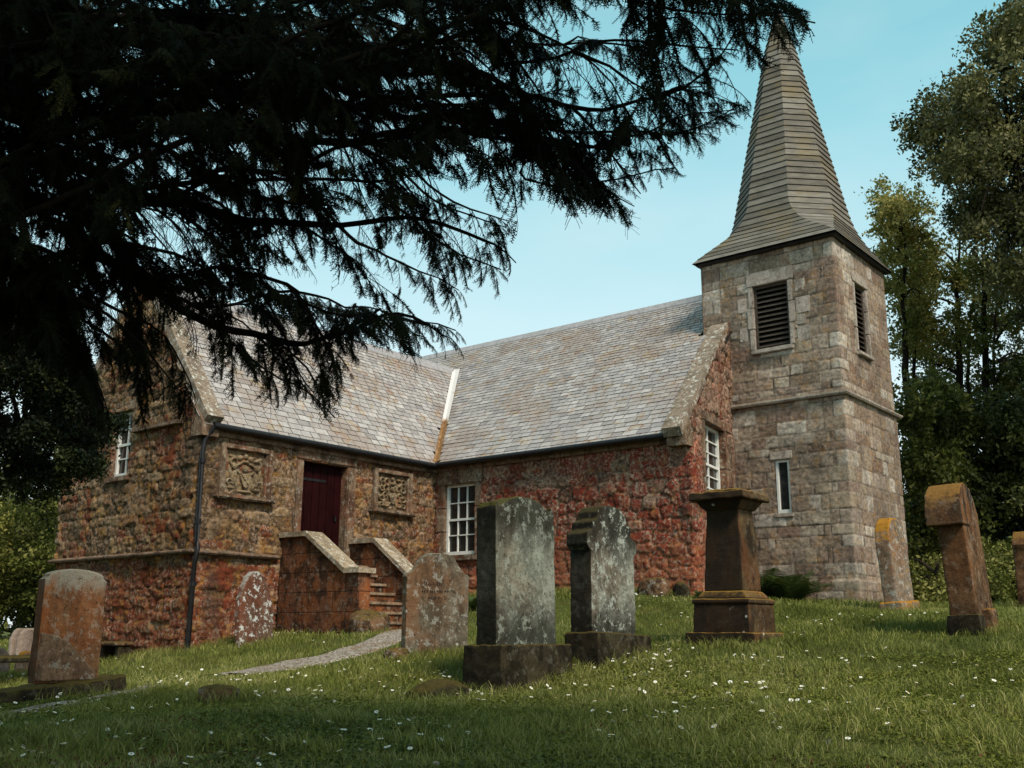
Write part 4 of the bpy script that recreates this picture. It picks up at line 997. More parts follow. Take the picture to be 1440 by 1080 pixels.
# distant stones, far left
for (u, v, d, w_, H, rz, lb, m_) in [(27, 908, 21, .22, .62, .2, 'small pinkish distant headstone behind the rust-red slab, upright', M_g_pink), (40, 910, 20.5, .22, .68, -.5, 'dark-sided distant headstone leaning beside the small pinkish one', M_g_pink),
                                 (-3, 915, 17.5, .22, .5, .1, 'rough pale stone cut by the left edge of the view', M_g_pink), (36, 918, 18, .2, .42, .4, 'little round-topped orange headstone in front of the pinkish pair', M_g_thin)]:
    t = grave('gravestone', lb, u, v, d, rz, (0, 0)); half = [(w_, -.2), (w_, H-.2), (w_*.8, H-.08), (w_*.4, H)]
    slab('headstone', half+[(-a, b) for a, b in half[::-1]], .11, m_, t, vox=.03)
t = grave('table_tomb', 'low flat dark table tomb on short legs at far left behind the rust-red slab', 18, 945, 14.5, .1, (0, 0), 'tomb')
block('top_slab', .75, 1.3, .30, .38, M_g_base, t, vox=.03, amp=.03)
for sy in (-.45, .45): block('support', .5, .16, -.2, .31, M_g_base, t, vox=.03, off=(0, sy))

# ------------------------------------------------------------------ foliage
def leaves_np(C0, size, rg, droop=0.0, aspect=.55, norm_up=.0):
    """C0: (n,3) positions -> rhombic leaf faces"""
    n = len(C0); a = rg.normal(size=(n, 3)); a[:, 2] -= droop; a /= np.linalg.norm(a, axis=1)[:, None]
    b = rg.normal(size=(n, 3)); b -= a*(a*b).sum(1)[:, None]; b /= np.linalg.norm(b, axis=1)[:, None]
    s_ = size*rg.uniform(.6, 1.35, n)[:, None]
    V = np.stack([C0-a*s_*.5, C0+b*s_*aspect*.5, C0+a*s_*.5, C0-b*s_*aspect*.5], 1).reshape(-1, 3)
    F = np.arange(4*n).reshape(-1, 4); return V, F
def in_poly(u, v, poly):
    inside = np.zeros(len(u), bool); n = len(poly); j = n-1
    for i in range(n):
        (xi, yi), (xj, yj) = poly[i], poly[j]
        if yi != yj: inside ^= ((yi > v) != (yj > v)) & (u < (xj-xi)*(v-yi)/(yj-yi)+xi)
        j = i
    return inside

M_yew = mat_leaf('yew_needles', [(.0045, .007, .0035), (.009, .014, .006), (.022, .027, .010), (.085, .08, .028)], .7, spec=.05)
def yew():
    rg = np.random.default_rng(21)
    trunk = at(-620, 700, 5.4); tz = g1(trunk[0], trunk[1])
    t = thing('yew_tree', 'huge dark yew tree whose drooping boughs hang across the top left of the view', 'tree', (trunk[0], trunk[1], tz-.05))
    O = np.array([trunk[0], trunk[1], tz-.05])
    tb = Tubes(); tt = np.linspace(0, 1, 12)[:, None]; tp = O+np.c_[.15*np.sin(tt*3), .1*np.sin(tt*5), tt*7.5]
    tb.add(tp-O, np.linspace(.55, .2, 12), 12)
    tb.build('trunk', M_bark, t)
    limbs = []
    def limb(pts, r0=.07, r1=.012): 
        root = O+np.array([0, 0, 1.2+rg.uniform(.6, 2.8)]); q = [root]+[at(*p) for p in pts]; limbs.append((catmull(q, .08), r0, r1))
    limb([(-100, -20, 5.6), (300, -30, 5.2), (600, -25, 4.8), (850, -12, 4.3), (980, 0, 4.0), (1108, 22, 3.8)], .06, .008)
    limb([(-100, 30, 6.2), (300, 40, 6.0), (600, 90, 5.6), (800, 138, 5.2), (930, 118, 4.9), (1000, 70, 4.7), (1056, 22, 4.5)], .07)
    limb([(-150, 60, 6.6), (150, 110, 6.2), (450, 150, 5.9), (700, 180, 5.6), (900, 192, 5.3), (1046, 152, 5.1)], .08)
    limb([(-150, 80, 6.0), (150, 100, 5.9), (300, 180, 5.7), (450, 195, 5.6), (620, 190, 5.4), (760, 220, 5.2), (862, 292, 5.0)], .09)
    limb([(-150, 150, 5.6), (90, 210, 5.6), (225, 280, 5.5), (350, 325, 5.4), (470, 335, 5.3), (600, 320, 5.2), (700, 345, 5.1), (728, 372, 5.1)], .10)
    limb([(-120, 180, 6.4), (60, 240, 6.2), (130, 330, 6.1), (215, 395, 6.0), (280, 435, 5.9), (425, 460, 5.8), (540, 438, 5.6), (620, 470, 5.5), (676, 485, 5.5)], .10)
    limb([(-150, 230, 5.2), (-20, 300, 5.2), (70, 390, 5.2), (150, 460, 5.2), (215, 520, 5.3), (262, 566, 5.3)], .055)
    limb([(-150, 280, 6.8), (30, 340, 6.8), (90, 420, 6.7), (130, 500, 6.6), (150, 590, 6.6)], .06)
    limb([(0, 200, 5.9), (200, 260, 5.8), (330, 380, 5.7), (400, 470, 5.6), (455, 540, 5.6)], .05)
    limb([(200, 20, 5.4), (400, 80, 5.2), (560, 200, 5.0), (640, 280, 5.0), (720, 300, 5.0)], .06)
    limb([(100, -30, 7.0), (400, 0, 6.8), (700, 60, 6.6), (850, 60, 6.4), (960, 95, 6.2)], .07)
    limb([(100, 60, 7.2), (350, 130, 7.0), (550, 240, 6.8), (650, 300, 6.6), (700, 320, 6.5)], .07)
    limb([(-50, 100, 7.4), (200, 180, 7.4), (330, 250, 7.3), (420, 300, 7.2), (560, 380, 7.0), (640, 400, 6.9)], .07)
    limb([(-50, 20, 5.0), (150, 30, 4.8), (350, 60, 4.7), (520, 120, 4.6), (660, 150, 4.6), (760, 130, 4.5)], .05)
    limb([(300, 60, 5.6), (560, 80, 5.4), (760, 170, 5.2), (830, 230, 5.1)], .05)
    limb([(500, 0, 5.4), (700, 30, 5.2), (840, 90, 5.0), (900, 150, 4.9)], .05)
    limb([(0, 130, 7.6), (120, 300, 7.6), (260, 420, 7.4), (400, 400, 7.2), (520, 440, 7.0), (600, 470, 6.8)], .05)
    limb([(500, 60, 4.8), (700, 60, 4.7), (860, 40, 4.5), (960, 40, 4.4), (1040, 60, 4.3)], .04)
    limb([(500, 120, 5.0), (720, 170, 5.0), (860, 190, 5.0), (960, 190, 5.0), (1058, 148, 4.9)], .045)
    limb([(600, 200, 5.4), (760, 250, 5.3), (880, 240, 5.2), (960, 215, 5.2)], .04)
    limb([(400, 250, 5.2), (560, 300, 5.1), (670, 345, 5.1), (730, 360, 5.0)], .04)
    limb([(300, 380, 5.4), (430, 440, 5.4), (560, 455, 5.3), (678, 488, 5.3)], .04)
    limb([(200, 350, 5.3), (330, 470, 5.3), (420, 530, 5.3), (470, 590, 5.3)], .035)
    limb([(780, -30, 4.2), (900, -20, 4.0), (1000, 5, 3.9), (1135, 8, 3.8)], .04)
    limb([(780, -70, 4.4), (940, -50, 4.2), (1060, -30, 4.1), (1125, 20, 4.0)], .04)
    limb([(-60, 330, 5.8), (60, 380, 5.7), (150, 400, 5.6), (220, 450, 5.6), (262, 520, 5.6), (275, 610, 5.6)], .04)
    limb([(-60, 380, 6.2), (40, 420, 6.1), (120, 450, 6.0), (180, 520, 6.0), (200, 620, 6.0)], .035)
    limb([(-60, 360, 6.6), (60, 440, 6.5), (110, 500, 6.5), (150, 610, 6.5)], .03)
    for k in range(5):
        u0 = rg.uniform(0, 720); v0 = rg.uniform(0, 260)*(1-u0/1500); d0 = rg.uniform(4.8, 7.6)
        limb([(-200, v0-60, d0+.4), (u0*.5, v0*.8, d0+.2), (u0, v0, d0), (u0+rg.uniform(120, 260), v0+rg.uniform(20, 90), d0-.2)], .04)
    wood = Tubes(); NV = []; NA = []
    for k in range(7):   # unseen boughs added to carry the shading canopy overhead
        e_ = CAM+RT*(-4.5+k*1.25)+np.array([FW[0], FW[1], 0])*rg.uniform(-2.5, 1.5)+np.array([0, 0, 5.2+rg.uniform(-.3, .3)]); st_ = O+np.array([0, 0, 4.2+k*.3])
        wood.add(catmull([st_, (st_*2+e_)/3+[0, 0, .7], (st_+e_*2)/3+[0, 0, .6], e_], .2), np.linspace(.1, .015, len(catmull([st_, (st_*2+e_)/3+[0, 0, .7], (st_+e_*2)/3+[0, 0, .6], e_], .2))), 7)
    # crown outline in image pixels; needles and shoots projecting outside it are culled
    poly = [(-900, -900), (1170, -900), (1160, 40), (1118, 84), (1085, 96), (1062, 112), (1040, 84), (1005, 134), (985, 146), (1062, 142), (1058, 160), (985, 232), (930, 272), (896, 282), (888, 325), (850, 305), (800, 308),
            (770, 285), (720, 300), (735, 375), (725, 400), (680, 430), (660, 430), (682, 480), (672, 503), (640, 508), (600, 505), (520, 490), (500, 560), (474, 604), (440, 575), (405, 590), (375, 560), (345, 590),
            (318, 560), (308, 600), (290, 570), (268, 640), (244, 590), (226, 560), (200, 640), (180, 570), (150, 640), (118, 560), (60, 520), (-900, 520)]
    gaps = [(210, 300, 16, 14), (170, 300, 10, 10), (270, 260, 18, 9), (350, 160, 14, 9), (450, 250, 16, 10), (540, 180, 14, 8), (600, 110, 12, 7), (380, 60, 12, 6), (200, 30, 12, 5), (50, 60, 10, 6), (130, 200, 12, 8), (100, 250, 10, 9), (480, 140, 10, 8), (700, 160, 12, 8), (630, 180, 14, 7), (780, 190, 16, 8), (860, 60, 14, 9), (560, 230, 14, 8), (150, 470, 10, 14), (235, 510, 8, 14), (180, 230, 20, 12), (300, 90, 16, 8), (420, 180, 14, 8), (520, 60, 12, 6), (240, 130, 14, 8), (75, 210, 14, 10), (130, 130, 12, 8), (560, 30, 12, 5), (770, 110, 14, 8), (720, 40, 10, 6), (400, 20, 10, 5), (650, 140, 14, 7), (310, 290, 14, 10), (20, 170, 10, 8), (80, 345, 12, 14), (270, 470, 26, 22), (215, 440, 12, 22), (90, 300, 16, 14), (40, 300, 14, 12), (150, 365, 14, 22), (330, 430, 16, 8), (345, 470, 30, 14), (60, 130, 14, 8), (430, 520, 16, 18), (580, 345, 14, 16), (700, 110, 12, 8), (620, 60, 12, 7), (460, 60, 12, 6), (745, 245, 18, 14), (800, 60, 12, 7), (340, 210, 16, 8), (10, 85, 10, 5), (110, 70, 14, 6), (580, 160, 14, 7), (500, 260, 16, 9), (640, 225, 14, 10), (380, 340, 16, 10), (480, 395, 18, 12),
            (490, 215, 40, 22), (500, 330, 30, 26), (250, 205, 18, 14), (247, 335, 34, 26), (185, 75, 22, 10), (465, 130, 18, 10), (385, 260, 26, 16), (690, 205, 24, 16), (560, 118, 26, 9), (830, 105, 42, 22), (600, 265, 40, 14), (655, 335, 34, 22), (420, 395, 30, 22),
            (870, 230, 20, 12), (905, 205, 26, 10), (540, 395, 30, 16), (115, 245, 12, 10), (300, 150, 16, 10), (345, 105, 14, 10), (265, 420, 14, 8), (160, 450, 14, 26)]  # image-pixel ellipses where needles are culled to leave sky gaps
    def ok(P, soft=0):
        u, v, z = proj(P); u = np.atleast_1d(u); v = np.atleast_1d(v); g = in_poly(u, v, poly) | (np.atleast_1d(z) < .5) | (u < -30) | (v < -30)
        lim = 1.15+.9*np.sin(u*.21+v*.13)*np.sin(v*.27-u*.11)
        for (a, b, c, d) in gaps:
            if len(u) == 1 and (abs(u[0]-a) > 2*c or abs(v[0]-b) > 2*d): continue
            g &= ~(((u-a)/c)**2+((v-b)/d)**2 < lim)
        return g
    # branchlets: forward = x, up = z; side shoots hang in two drooping ranks, each closely set with needles
    def branchlet(Lb):
        Vn = []; st = []; n = 14; s_ = np.linspace(0, 1, n); ax = np.c_[Lb*s_, .05*Lb*np.sin(s_*4+rg.uniform(0, 6)), -.30*Lb*s_**2]
        st.append((ax, .0035))
        shoots = [(ax, .5)]
        for k in range(1, n):
            for sg in (-1, 1):
                if rg.random() < .22: continue
                L = rg.uniform(.35, 1.0)*Lb*.36*(1.15-s_[k]*.6); d = np.array([rg.uniform(.35, .8), sg*rg.uniform(.25, .8), -rg.uniform(.1, .95)]); d /= np.linalg.norm(d)
                t_ = np.linspace(0, 1, 6)[:, None]; q = ax[k]+d*L*t_+np.array([0, 0, -1])*L*.35*t_**2
                shoots.append((q, 0)); st.append((q, .0013))
        for q, f0 in shoots:
            L = np.linalg.norm(np.diff(q, axis=0), axis=1).sum(); m_ = max(6, int(L/.0052)); idx = np.linspace(f0*(len(q)-1), len(q)-1.001, m_); i0 = idx.astype(int); fr = (idx-i0)[:, None]
            Q = q[i0]*(1-fr)+q[i0+1]*fr; T = (q[i0+1]-q[i0]); T /= np.linalg.norm(T, axis=1)[:, None]
            up = np.array([0, 0, 1.])+rg.normal(size=3)*.45; sd = np.cross(T, up); sd /= np.linalg.norm(sd, axis=1)[:, None]
            sg = np.where(np.arange(m_) % 2 == 0, 1., -1.)[:, None]; dn_ = sd*sg*1.0+T*.42+rg.normal(size=(m_, 3))*.25; dn_ /= np.linalg.norm(dn_, axis=1)[:, None]
            nl = (.023*rg.uniform(.75, 1.25, m_)*(1-.45*np.linspace(0, 1, m_)**3))[:, None]
            Vn.append(np.stack([Q-T*.0040, Q+T*.0040, Q+dn_*nl+T*.001], 1).reshape(-1, 3))
        return np.concatenate(Vn), st
    lib = [branchlet(rg.uniform(.28, .46)) for _ in range(26)]
    WV = []; WF = []
    wlib = []
    for Vn, st in lib:
        tbb = Tubes()
        for q, r in st: tbb.add(q[::2] if len(q) > 6 else q[[0, 3, 5]], r, 3)
        wlib.append((np.concatenate(tbb.V), np.concatenate(tbb.F)))
    def place(P0, d, roll, sc_=1.0):
        k = rg.integers(len(lib)); d = d/np.linalg.norm(d); y = np.cross([0, 0, 1.], d); y /= np.linalg.norm(y)+1e-9; z = np.cross(d, y)
        c, s_ = math.cos(roll), math.sin(roll); M3 = np.stack([d, y*c+z*s_, -y*s_+z*c], 0)*sc_
        Vn, _ = lib[k]; W = Vn@M3+P0
        if not ok(P0+d*.34*sc_-[0, 0, .08])[0]:
            sc_ *= .5; W = Vn@(M3*.5)+P0
            if not ok(P0+d*.34*sc_-[0, 0, .05])[0]: return
            M3 = M3*.5
        cen = W.reshape(-1, 3, 3)[:, 2]; kk = ok(cen) if edge_near(P0) else np.ones(len(cen), bool)
        W = W.reshape(-1, 3, 3)[kk].reshape(-1, 3); NV.append(W); nn = len(W)//3
        NA.append(np.repeat(np.clip(rg.normal(.35, .2)+rg.normal(0, .12, nn), 0, 1), 3))
        wv, wf = wlib[k]; WV.append(wv@M3+P0); WF.append(wf+WVn[0]); WVn[0] += len(wv)
    WVn = [0]
    def edge_near(P0): return True
    for (P, r0, r1) in limbs:
        n = len(P); jt = np.stack([fbm(np.arange(n)*.11, 0, 0, 300+int(r0*1000)+n+q, 3) for q in range(3)], 1)*.16*np.minimum(1, np.arange(n)/12)[:, None]
        P = P+jt; kk = ok(P); last = np.nonzero(kk)[0]
        if len(last) and last[-1] < n-1: P = P[:max(6, last[-1])]; n = len(P)
        rr = np.interp(np.linspace(0, 1, n), [0, .35, .8, 1], [r0, r0*.45, r0*.16+.003, .003])*(1+.3*fbm(np.arange(n)*.4, 0, 0, 12, 2)); wood.add(P, rr, 8); T = np.gradient(P, axis=0); T /= np.linalg.norm(T, axis=1)[:, None]
        i = 1
        while i < n-1:
            u, v, z = proj(P[i]); vis = -160 < u < 1200 and -200 < v < 700 and z > 1
            if not vis: i += 3; continue
            side = np.cross(T[i], [0, 0, 1.]); side /= np.linalg.norm(side)
            f = i/n
            # secondary bough now and then, carrying branchlets of its own
            if rg.random() < .26 and f < .93:
                sg = rg.choice([-1, 1]); Ls = rg.uniform(.35, 1.0)*(1-.6*f)+.1; d = T[i]*rg.uniform(.5, 1.)+side*sg*rg.uniform(.3, 1.)+np.array([0, 0, rg.uniform(-.5, .2)]); d /= np.linalg.norm(d)
                m_ = max(4, int(Ls/.06)); s_ = np.linspace(0, 1, m_)[:, None]; B = P[i]+d*Ls*s_+np.array([0, 0, -1])*(Ls*.35*s_**2)+rg.normal(size=(m_, 3))*.012*s_
                if ok(B[-1])[0]:
                    wood.add(B, np.linspace(.010, .003, m_), 5); sd_ = np.cross(d, [0, 0, 1.]); sd_ /= np.linalg.norm(sd_)+1e-9
                    for k in range(1, m_): place(B[k], d*.8+sd_*rg.choice([-1, 1])*rg.uniform(.2, .9)+np.array([0, 0, -rg.uniform(.0, .8)]), rg.normal(0, .4), rg.uniform(.6, 1.0))
                    place(B[-1], d+np.array([0, 0, -.2]), 0, .8)
            for q2 in range(2): place(P[i], T[i]*rg.uniform(.3, 1.0)+side*rg.choice([-1, 1])*rg.uniform(.1, .9)+np.array([0, 0, -rg.uniform(.1, 1.1)]), rg.normal(0, .4), rg.uniform(.55, 1.0)*(1.1-.4*f))
            i += 1
        place(P[-2], T[-1], 0, .75); place(P[-1], T[-1]-[0, 0, .3], .2, .55)
    V = np.concatenate(NV); A = np.concatenate(NA); print('yew needles', len(V)//3)
    wood.V = [v-O for v in wood.V]+[v-O for v in WV]; wood.F += [f_+wood.n for f_ in WF]; wood.build('branches', M_bark, t)
    np_mesh('needles', V-O, np.arange(len(V)).reshape(-1, 3), M_yew, t, {'leaf': np.c_[A, A, A]})
    # the part of the crown beyond the view: coarser sprays above and left
    n = 150000; Q = np.c_[rg.uniform(-3.2, 3.2, n)+O[0]+.6, rg.uniform(-3.2, 3.2, n)+O[1]-.3, O[2]+rg.uniform(2.4, 8, n)]; Q = Q[np.hypot(Q[:, 0]-O[0]-.6, Q[:, 1]-O[1]+.3) < 3.2-.3*(Q[:, 2]-O[2]-2.4)+.6*fbm(Q[:, 0], Q[:, 1], Q[:, 2], 76, 2)]
    c = (fbm(Q[:, 0]*.8, Q[:, 1]*.8, Q[:, 2]*.8, 77, 3) > -.05); Q = Q[c]
    u, v, z = proj(Q); vis = (z > .1) & (u > -170) & (u < 1650) & (v > -230) & (v < 1300); Q = Q[~vis & (np.linalg.norm(Q-CAM, axis=1) > 1.2)]
    V2, F2 = leaves_np(Q, .10, rg, .8, .35)
    # unseen canopy added above the camera to shade the foreground
    n = 230000; Q = np.c_[rg.uniform(-5.5, 3.6, n), rg.uniform(-3, 3.2, n), rg.uniform(0, 1.6, n)]
    Q = Q[fbm(Q[:, 0]*.9, Q[:, 1]*.9, Q[:, 2], 79, 3) > -.16]; Q = Q[:, :1]*RT+Q[:, 1:2]*np.array([FW[0], FW[1], 0])*1.2+Q[:, 2:]*np.array([0, 0, 1.])+CAM+np.array([0, 0, 4.6])
    u, v, z = proj(Q); vis = (z > .1) & (u > -250) & (u < 2300) & (v > -230); Q = Q[~vis]
    V3, F3 = leaves_np(Q, .10, rg, .8, .35)
    VV = np.concatenate([V2, V3])-O; FF = np.concatenate([F2, F3+len(V2)]); AA = rg.uniform(.1, .6, len(VV))
    np_mesh('crown', VV, FF, M_yew, t, {'leaf': np.c_[AA, AA, AA]})  # outer crown together with the added shading canopy
yew()

def clump_tree(name, label, base, trunks, blobs, leafmat, barkmat, size, seed, dens=1.0, droop=.3, group=None, cat='tree', spray=True, tone=(.5, .2), hang=.35):
    """trunks: list of polylines with radii; blobs: (centre, radius, n leaves)"""
    rg = np.random.default_rng(seed); base = np.array(base, float)
    t = thing(name, label, cat, tuple(base), 0, group); tb = Tubes()
    for P, r0, r1 in trunks:
        Q = catmull(P, .4); Q[1:-1] += rg.normal(size=(len(Q)-2, 3))*r0*.12; tb.add(Q-base, np.linspace(r0, r1, len(Q)), 9)
    allT = np.concatenate([catmull(P, .5) for P, _, _ in trunks])
    VV = []; AA = []
    for c, r, n in blobs:
        c = np.array(c); r = np.broadcast_to(np.array(r, float), (3,)); n = int(n*dens)
        k = np.argmin(np.linalg.norm((allT-c)*[1, 1, .6], axis=1)-.4*(allT[:, 2] < c[2])); mid = (allT[k]+c)/2+[0, 0, .25]
        br = catmull([allT[k], mid, c], .3); tb.add(br-base, np.linspace(.045, .008, len(br)), 5)
        ns = max(1, n//26); d = rg.normal(size=(ns, 3)); d /= np.linalg.norm(d, axis=1)[:, None]
        s0 = c+d*r*(rg.random(ns)**.45)[:, None]
        tone_b = np.clip(rg.normal(tone[0], tone[1]), 0, 1)
        L = rg.uniform(.25, .6, ns)*r.mean()*1.0; dr = d*[1, 1, .5]+rg.normal(size=(ns, 3))*.5; dr[:, 2] -= hang; dr /= np.linalg.norm(dr, axis=1)[:, None]
        m_ = 26; s_ = rg.random((ns, m_)); Q = s0[:, None]+dr[:, None]*L[:, None, None]*s_[..., None]; Q[..., 2] -= hang*L[:, None]*s_**2
        Q += rg.normal(size=Q.shape)*size*.75
        V, _ = leaves_np(Q.reshape(-1, 3), size, rg, droop); VV.append(V)
        tn = np.clip(tone_b+rg.normal(0, .16, ns)[:, None]+rg.normal(0, .10, (ns, m_)), 0, 1); AA.append(np.repeat(tn.ravel(), 4))
    tb.build('trunk', barkmat, t)
    V = np.concatenate(VV)-base; A = np.concatenate(AA); F = np.arange(len(V)).reshape(-1, 4)
    np_mesh('crown', V, F, leafmat, t, {'leaf': np.c_[A, A, A]}); return len(F)
def blobs_in(poly, d0, d1, n, r, nl, rg, holes=()):
    poly = np.array(poly, float); out = []
    lo, hi = poly.min(0), poly.max(0)
    while len(out) < n:
        u, v = rg.uniform(lo[0], hi[0]), rg.uniform(lo[1], hi[1])
        if in_poly(np.array([u]), np.array([v]), [tuple(p) for p in poly])[0]:
            out.append((at(u, v, rg.uniform(d0, d1)), np.array([1, 1, .7])*rg.uniform(*r), nl))
    return out
def base_of(u, d):
    P = at(u, 850, d); return np.array([P[0], P[1], g1(P[0], P[1])-.1])
def trunk_to(b, u, v, d, r0, r1, bend=.5, rg=None):
    T = at(u, v, d); m1 = b+(T-b)*.4+np.array([bend*.3, -bend*.2, 0]); m2 = b+(T-b)*.72+np.array([-bend*.2, bend*.1, 0]); return ([b, m1, m2, T], r0, r1)
GR1 = [(.040, .050, .012), (.09, .10, .022), (.17, .17, .042), (.28, .26, .08)]
GR2 = [(.07, .075, .016), (.16, .155, .034), (.28, .25, .06), (.42, .35, .12)]
GRD = [(.012, .018, .007), (.034, .043, .013), (.085, .095, .026), (.19, .19, .065)]
BCH = [(.030, .030, .013), (.065, .066, .027), (.13, .125, .05), (.26, .24, .11)]
M_l1 = mat_leaf('mid_green_leaves', GR1, .5, .25); M_l2 = mat_leaf('light_leaves', GR2, .5, .3); M_ld = mat_leaf('dark_leaves', GRD, .5, .1); M_lb = mat_leaf('bronze_green_leaves', BCH, .5, .2)
rg = np.random.default_rng(3)
# big beech, upper right
b = base_of(1640, 24)
poly = [(1280, 155), (1315, 128), (1380, 85), (1405, 35), (1440, -10), (1500, -60), (1750, -100), (1780, 400), (1450, 430), (1420, 395), (1365, 320), (1340, 262), (1305, 205)]
bl = blobs_in(poly, 21, 25, 300, (.35, .75), 620, rg)
clump_tree('beech_tree', 'great drooping bronze-green tree filling the upper right corner', b, [trunk_to(b, 1620, 150, 24, .5, .15), trunk_to(b, 1500, 60, 23.5, .22, .04), trunk_to(b, 1420, 200, 23, .2, .04)], bl, M_lb, M_bark, .10, 31, 1.25, .5, hang=.9, tone=(.45, .22))
# lighter trees behind the tower
defs = [(1284, 27, [(1238, 345), (1236, 275), (1258, 262), (1285, 270), (1305, 320), (1300, 480), (1275, 500), (1262, 420)], 44, M_l2, 'slender pale-leaved tree rising close behind the tower, left of the wood', 1272, 330, .6),
        (1345, 29, [(1305, 330), (1330, 320), (1385, 340), (1400, 480), (1330, 560), (1290, 520), (1282, 420)], 30, M_l1, 'ivy-clad tree with dark bare trunk, middle of the wood right of the tower', 1352, 300, .5),
        (1392, 27, [(1350, 370), (1440, 350), (1490, 420), (1470, 560), (1380, 600), (1340, 520)], 32, M_l1, 'second dark-trunked tree of the wood, nearer the right edge', 1385, 320, .5),
        (1450, 30, [(1400, 400), (1540, 330), (1600, 560), (1560, 700), (1400, 680)], 50, M_ld, 'dark tree at the right edge under the great drooping one', 1470, 380, .4)]
for k, (ub, d, poly, n, mt, lb, ut, vt_, tn) in enumerate(defs):
    b = base_of(ub, d); clump_tree('woodland_tree', lb, b, [trunk_to(b, ut, vt_, d, .22, .015, .4), trunk_to(b, ut+22, vt_+60, d+1, .12, .012, .6)], blobs_in(poly, d-.3, d+3.5, n, (.35, .7), 520, rg), mt, M_bark, .095, 41+k, 1.0, .3, group='trees of the wood right of the tower', tone=(tn, .2))
# lower storey of dark foliage
for k, (ub, d, poly, n, lb) in enumerate([(1300, 24, [(1275, 540), (1340, 560), (1350, 790), (1290, 800), (1280, 640)], 30, 'dark leafy undergrowth tree directly right of the tower wall'),
                                      (1400, 25, [(1335, 580), (1480, 560), (1480, 800), (1340, 800)], 44, 'dark leafy undergrowth tree behind the thick arched stone'),
                                      (1530, 24, [(1440, 500), (1700, 480), (1700, 820), (1440, 820)], 80, 'dark leafy undergrowth tree beyond the right edge stone')]):
    b = base_of(ub, d); clump_tree('understorey_tree', lb, b, [trunk_to(b, ub, 560, d, .16, .05, .3)], blobs_in(poly, d-1.5, d+2, n, (.5, .95), 800, rg), M_l1 if k == 0 else M_ld, M_bark, .115, 61+k, 1.0, .3, tone=((.30, .45, .55)[k], .25))
# a backing belt of wood far behind
def belt(name, label, pts, h, n, mt, size, seed):
    rg = np.random.default_rng(seed); P = catmull([(*p, 0) for p in pts], .5); k = rg.integers(0, len(P), n); Q = P[k]+np.c_[rg.normal(0, 1.5, n), rg.normal(0, 1.5, n), np.zeros(n)]
    z = gz(Q[:, 0], Q[:, 1]); hh = h*(.75+.5*fbm(Q[:, 0]*.25, Q[:, 1]*.25, 0, seed, 3)); Q[:, 2] = z+hh*rg.random(n)**.8
    keep = fbm(Q[:, 0]*.7, Q[:, 1]*.7, Q[:, 2]*.7, seed+1, 3) > -.12; Q = Q[keep]
    V, F = leaves_np(Q, size, rg, .3); tn = np.clip(.45+.5*fbm(Q[:, 0]*.6, Q[:, 1]*.6, Q[:, 2]*.6, seed+2, 3)+rg.normal(0, .1, len(Q)), 0, 1); A = np.repeat(tn, 4)
    tag(np_mesh(name, V, F, mt, None, {'leaf': np.c_[A, A, A]}), label, 'wood', None, 'stuff')
def gp2(u, d): P = at(u, 850, d); return (P[0], P[1])
belt('far_wood', 'far-off mass of dark woodland beyond the churchyard on the right', [gp2(1230, 36), gp2(1330, 34), gp2(1460, 33), gp2(1700, 30)], 5.0, 40000, M_ld, .24, 71)
belt('far_wood', 'far-off mass of green woodland beyond the churchyard on the left', [gp2(-260, 34), gp2(-60, 38), gp2(60, 40), gp2(130, 46)], 6.5, 60000, M_l1, .24, 72)
# shrubs at the foot of the wood
for k, (u, d, w_, h, lb) in enumerate([(1318, 19.5, .9, .85, 'round leafy shrub between the tower and the thick arched stone'), (1420, 19, .9, .8, 'leafy shrub at the right edge behind the arched stone'), (1375, 21, 1.1, 1.2, 'taller dark shrub behind the arched stone'), (1480, 19, 1., 1.0, 'shrub just past the right edge of the churchyard')]):
    b = base_of(u, d); bl = [(b+np.array([rg.normal(0, w_*.45), rg.normal(0, w_*.45), rg.uniform(.25, h)]), np.array([.4, .4, .3]), 700) for _ in range(9)]
    clump_tree('shrub', lb, b, [([b, b+np.array([.05, 0, h*.4]), b+np.array([0, .05, h*.8])], .04, .015)], bl, M_l1, M_bark, .085, 81+k, 1, .2, cat='shrub', hang=.1, tone=(.62, .2))
# left dark evergreen
b = base_of(-120, 15)
poly = [(-150, 380), (-20, 425), (50, 420), (80, 460), (125, 500), (112, 545), (158, 590), (140, 625), (162, 655), (110, 672), (60, 690), (0, 672), (-150, 740)]
clump_tree('evergreen_tree', 'dark evergreen hanging at the left edge beside the wing gable', b, [trunk_to(b, -100, 420, 15, .3, .1), trunk_to(b, 60, 560, 14.5, .1, .03)], blobs_in(poly, 13.5, 16, 150, (.14, .42), 620, rg), mat_leaf('evergreen_leaves', [(.006, .009, .004), (.012, .018, .007), (.026, .034, .011), (.08, .082, .026)], .5, .05), M_bark, .055, 91, 1.5, .3, tone=(.38, .28), hang=.8)
# left trees farther
for k, (ub, d, poly, n, mt, lb) in enumerate([(70, 30, [(-20, 700), (80, 690), (100, 760), (85, 860), (-40, 860)], 46, M_l1, 'sunlit green tree behind the left gravestones, nearest the wing'),
                                          (-60, 28, [(-200, 620), (-30, 660), (10, 760), (-40, 860), (-200, 860)], 40, M_l2, 'paler green tree just beyond the left edge'), (130, 33, [(95, 560), (170, 560), (180, 680), (90, 720)], 16, M_l2, 'bright distant tree glimpsed between the evergreen and the wing')]):
    b = base_of(ub, d); clump_tree('distant_tree', lb, b, [trunk_to(b, ub, 720, d, .2, .05)], blobs_in(poly, d-2, d+2, n, (.5, .9), 520, rg), mt, M_bark, .12, 101+k, 1.3, .3, tone=(.28, .2))

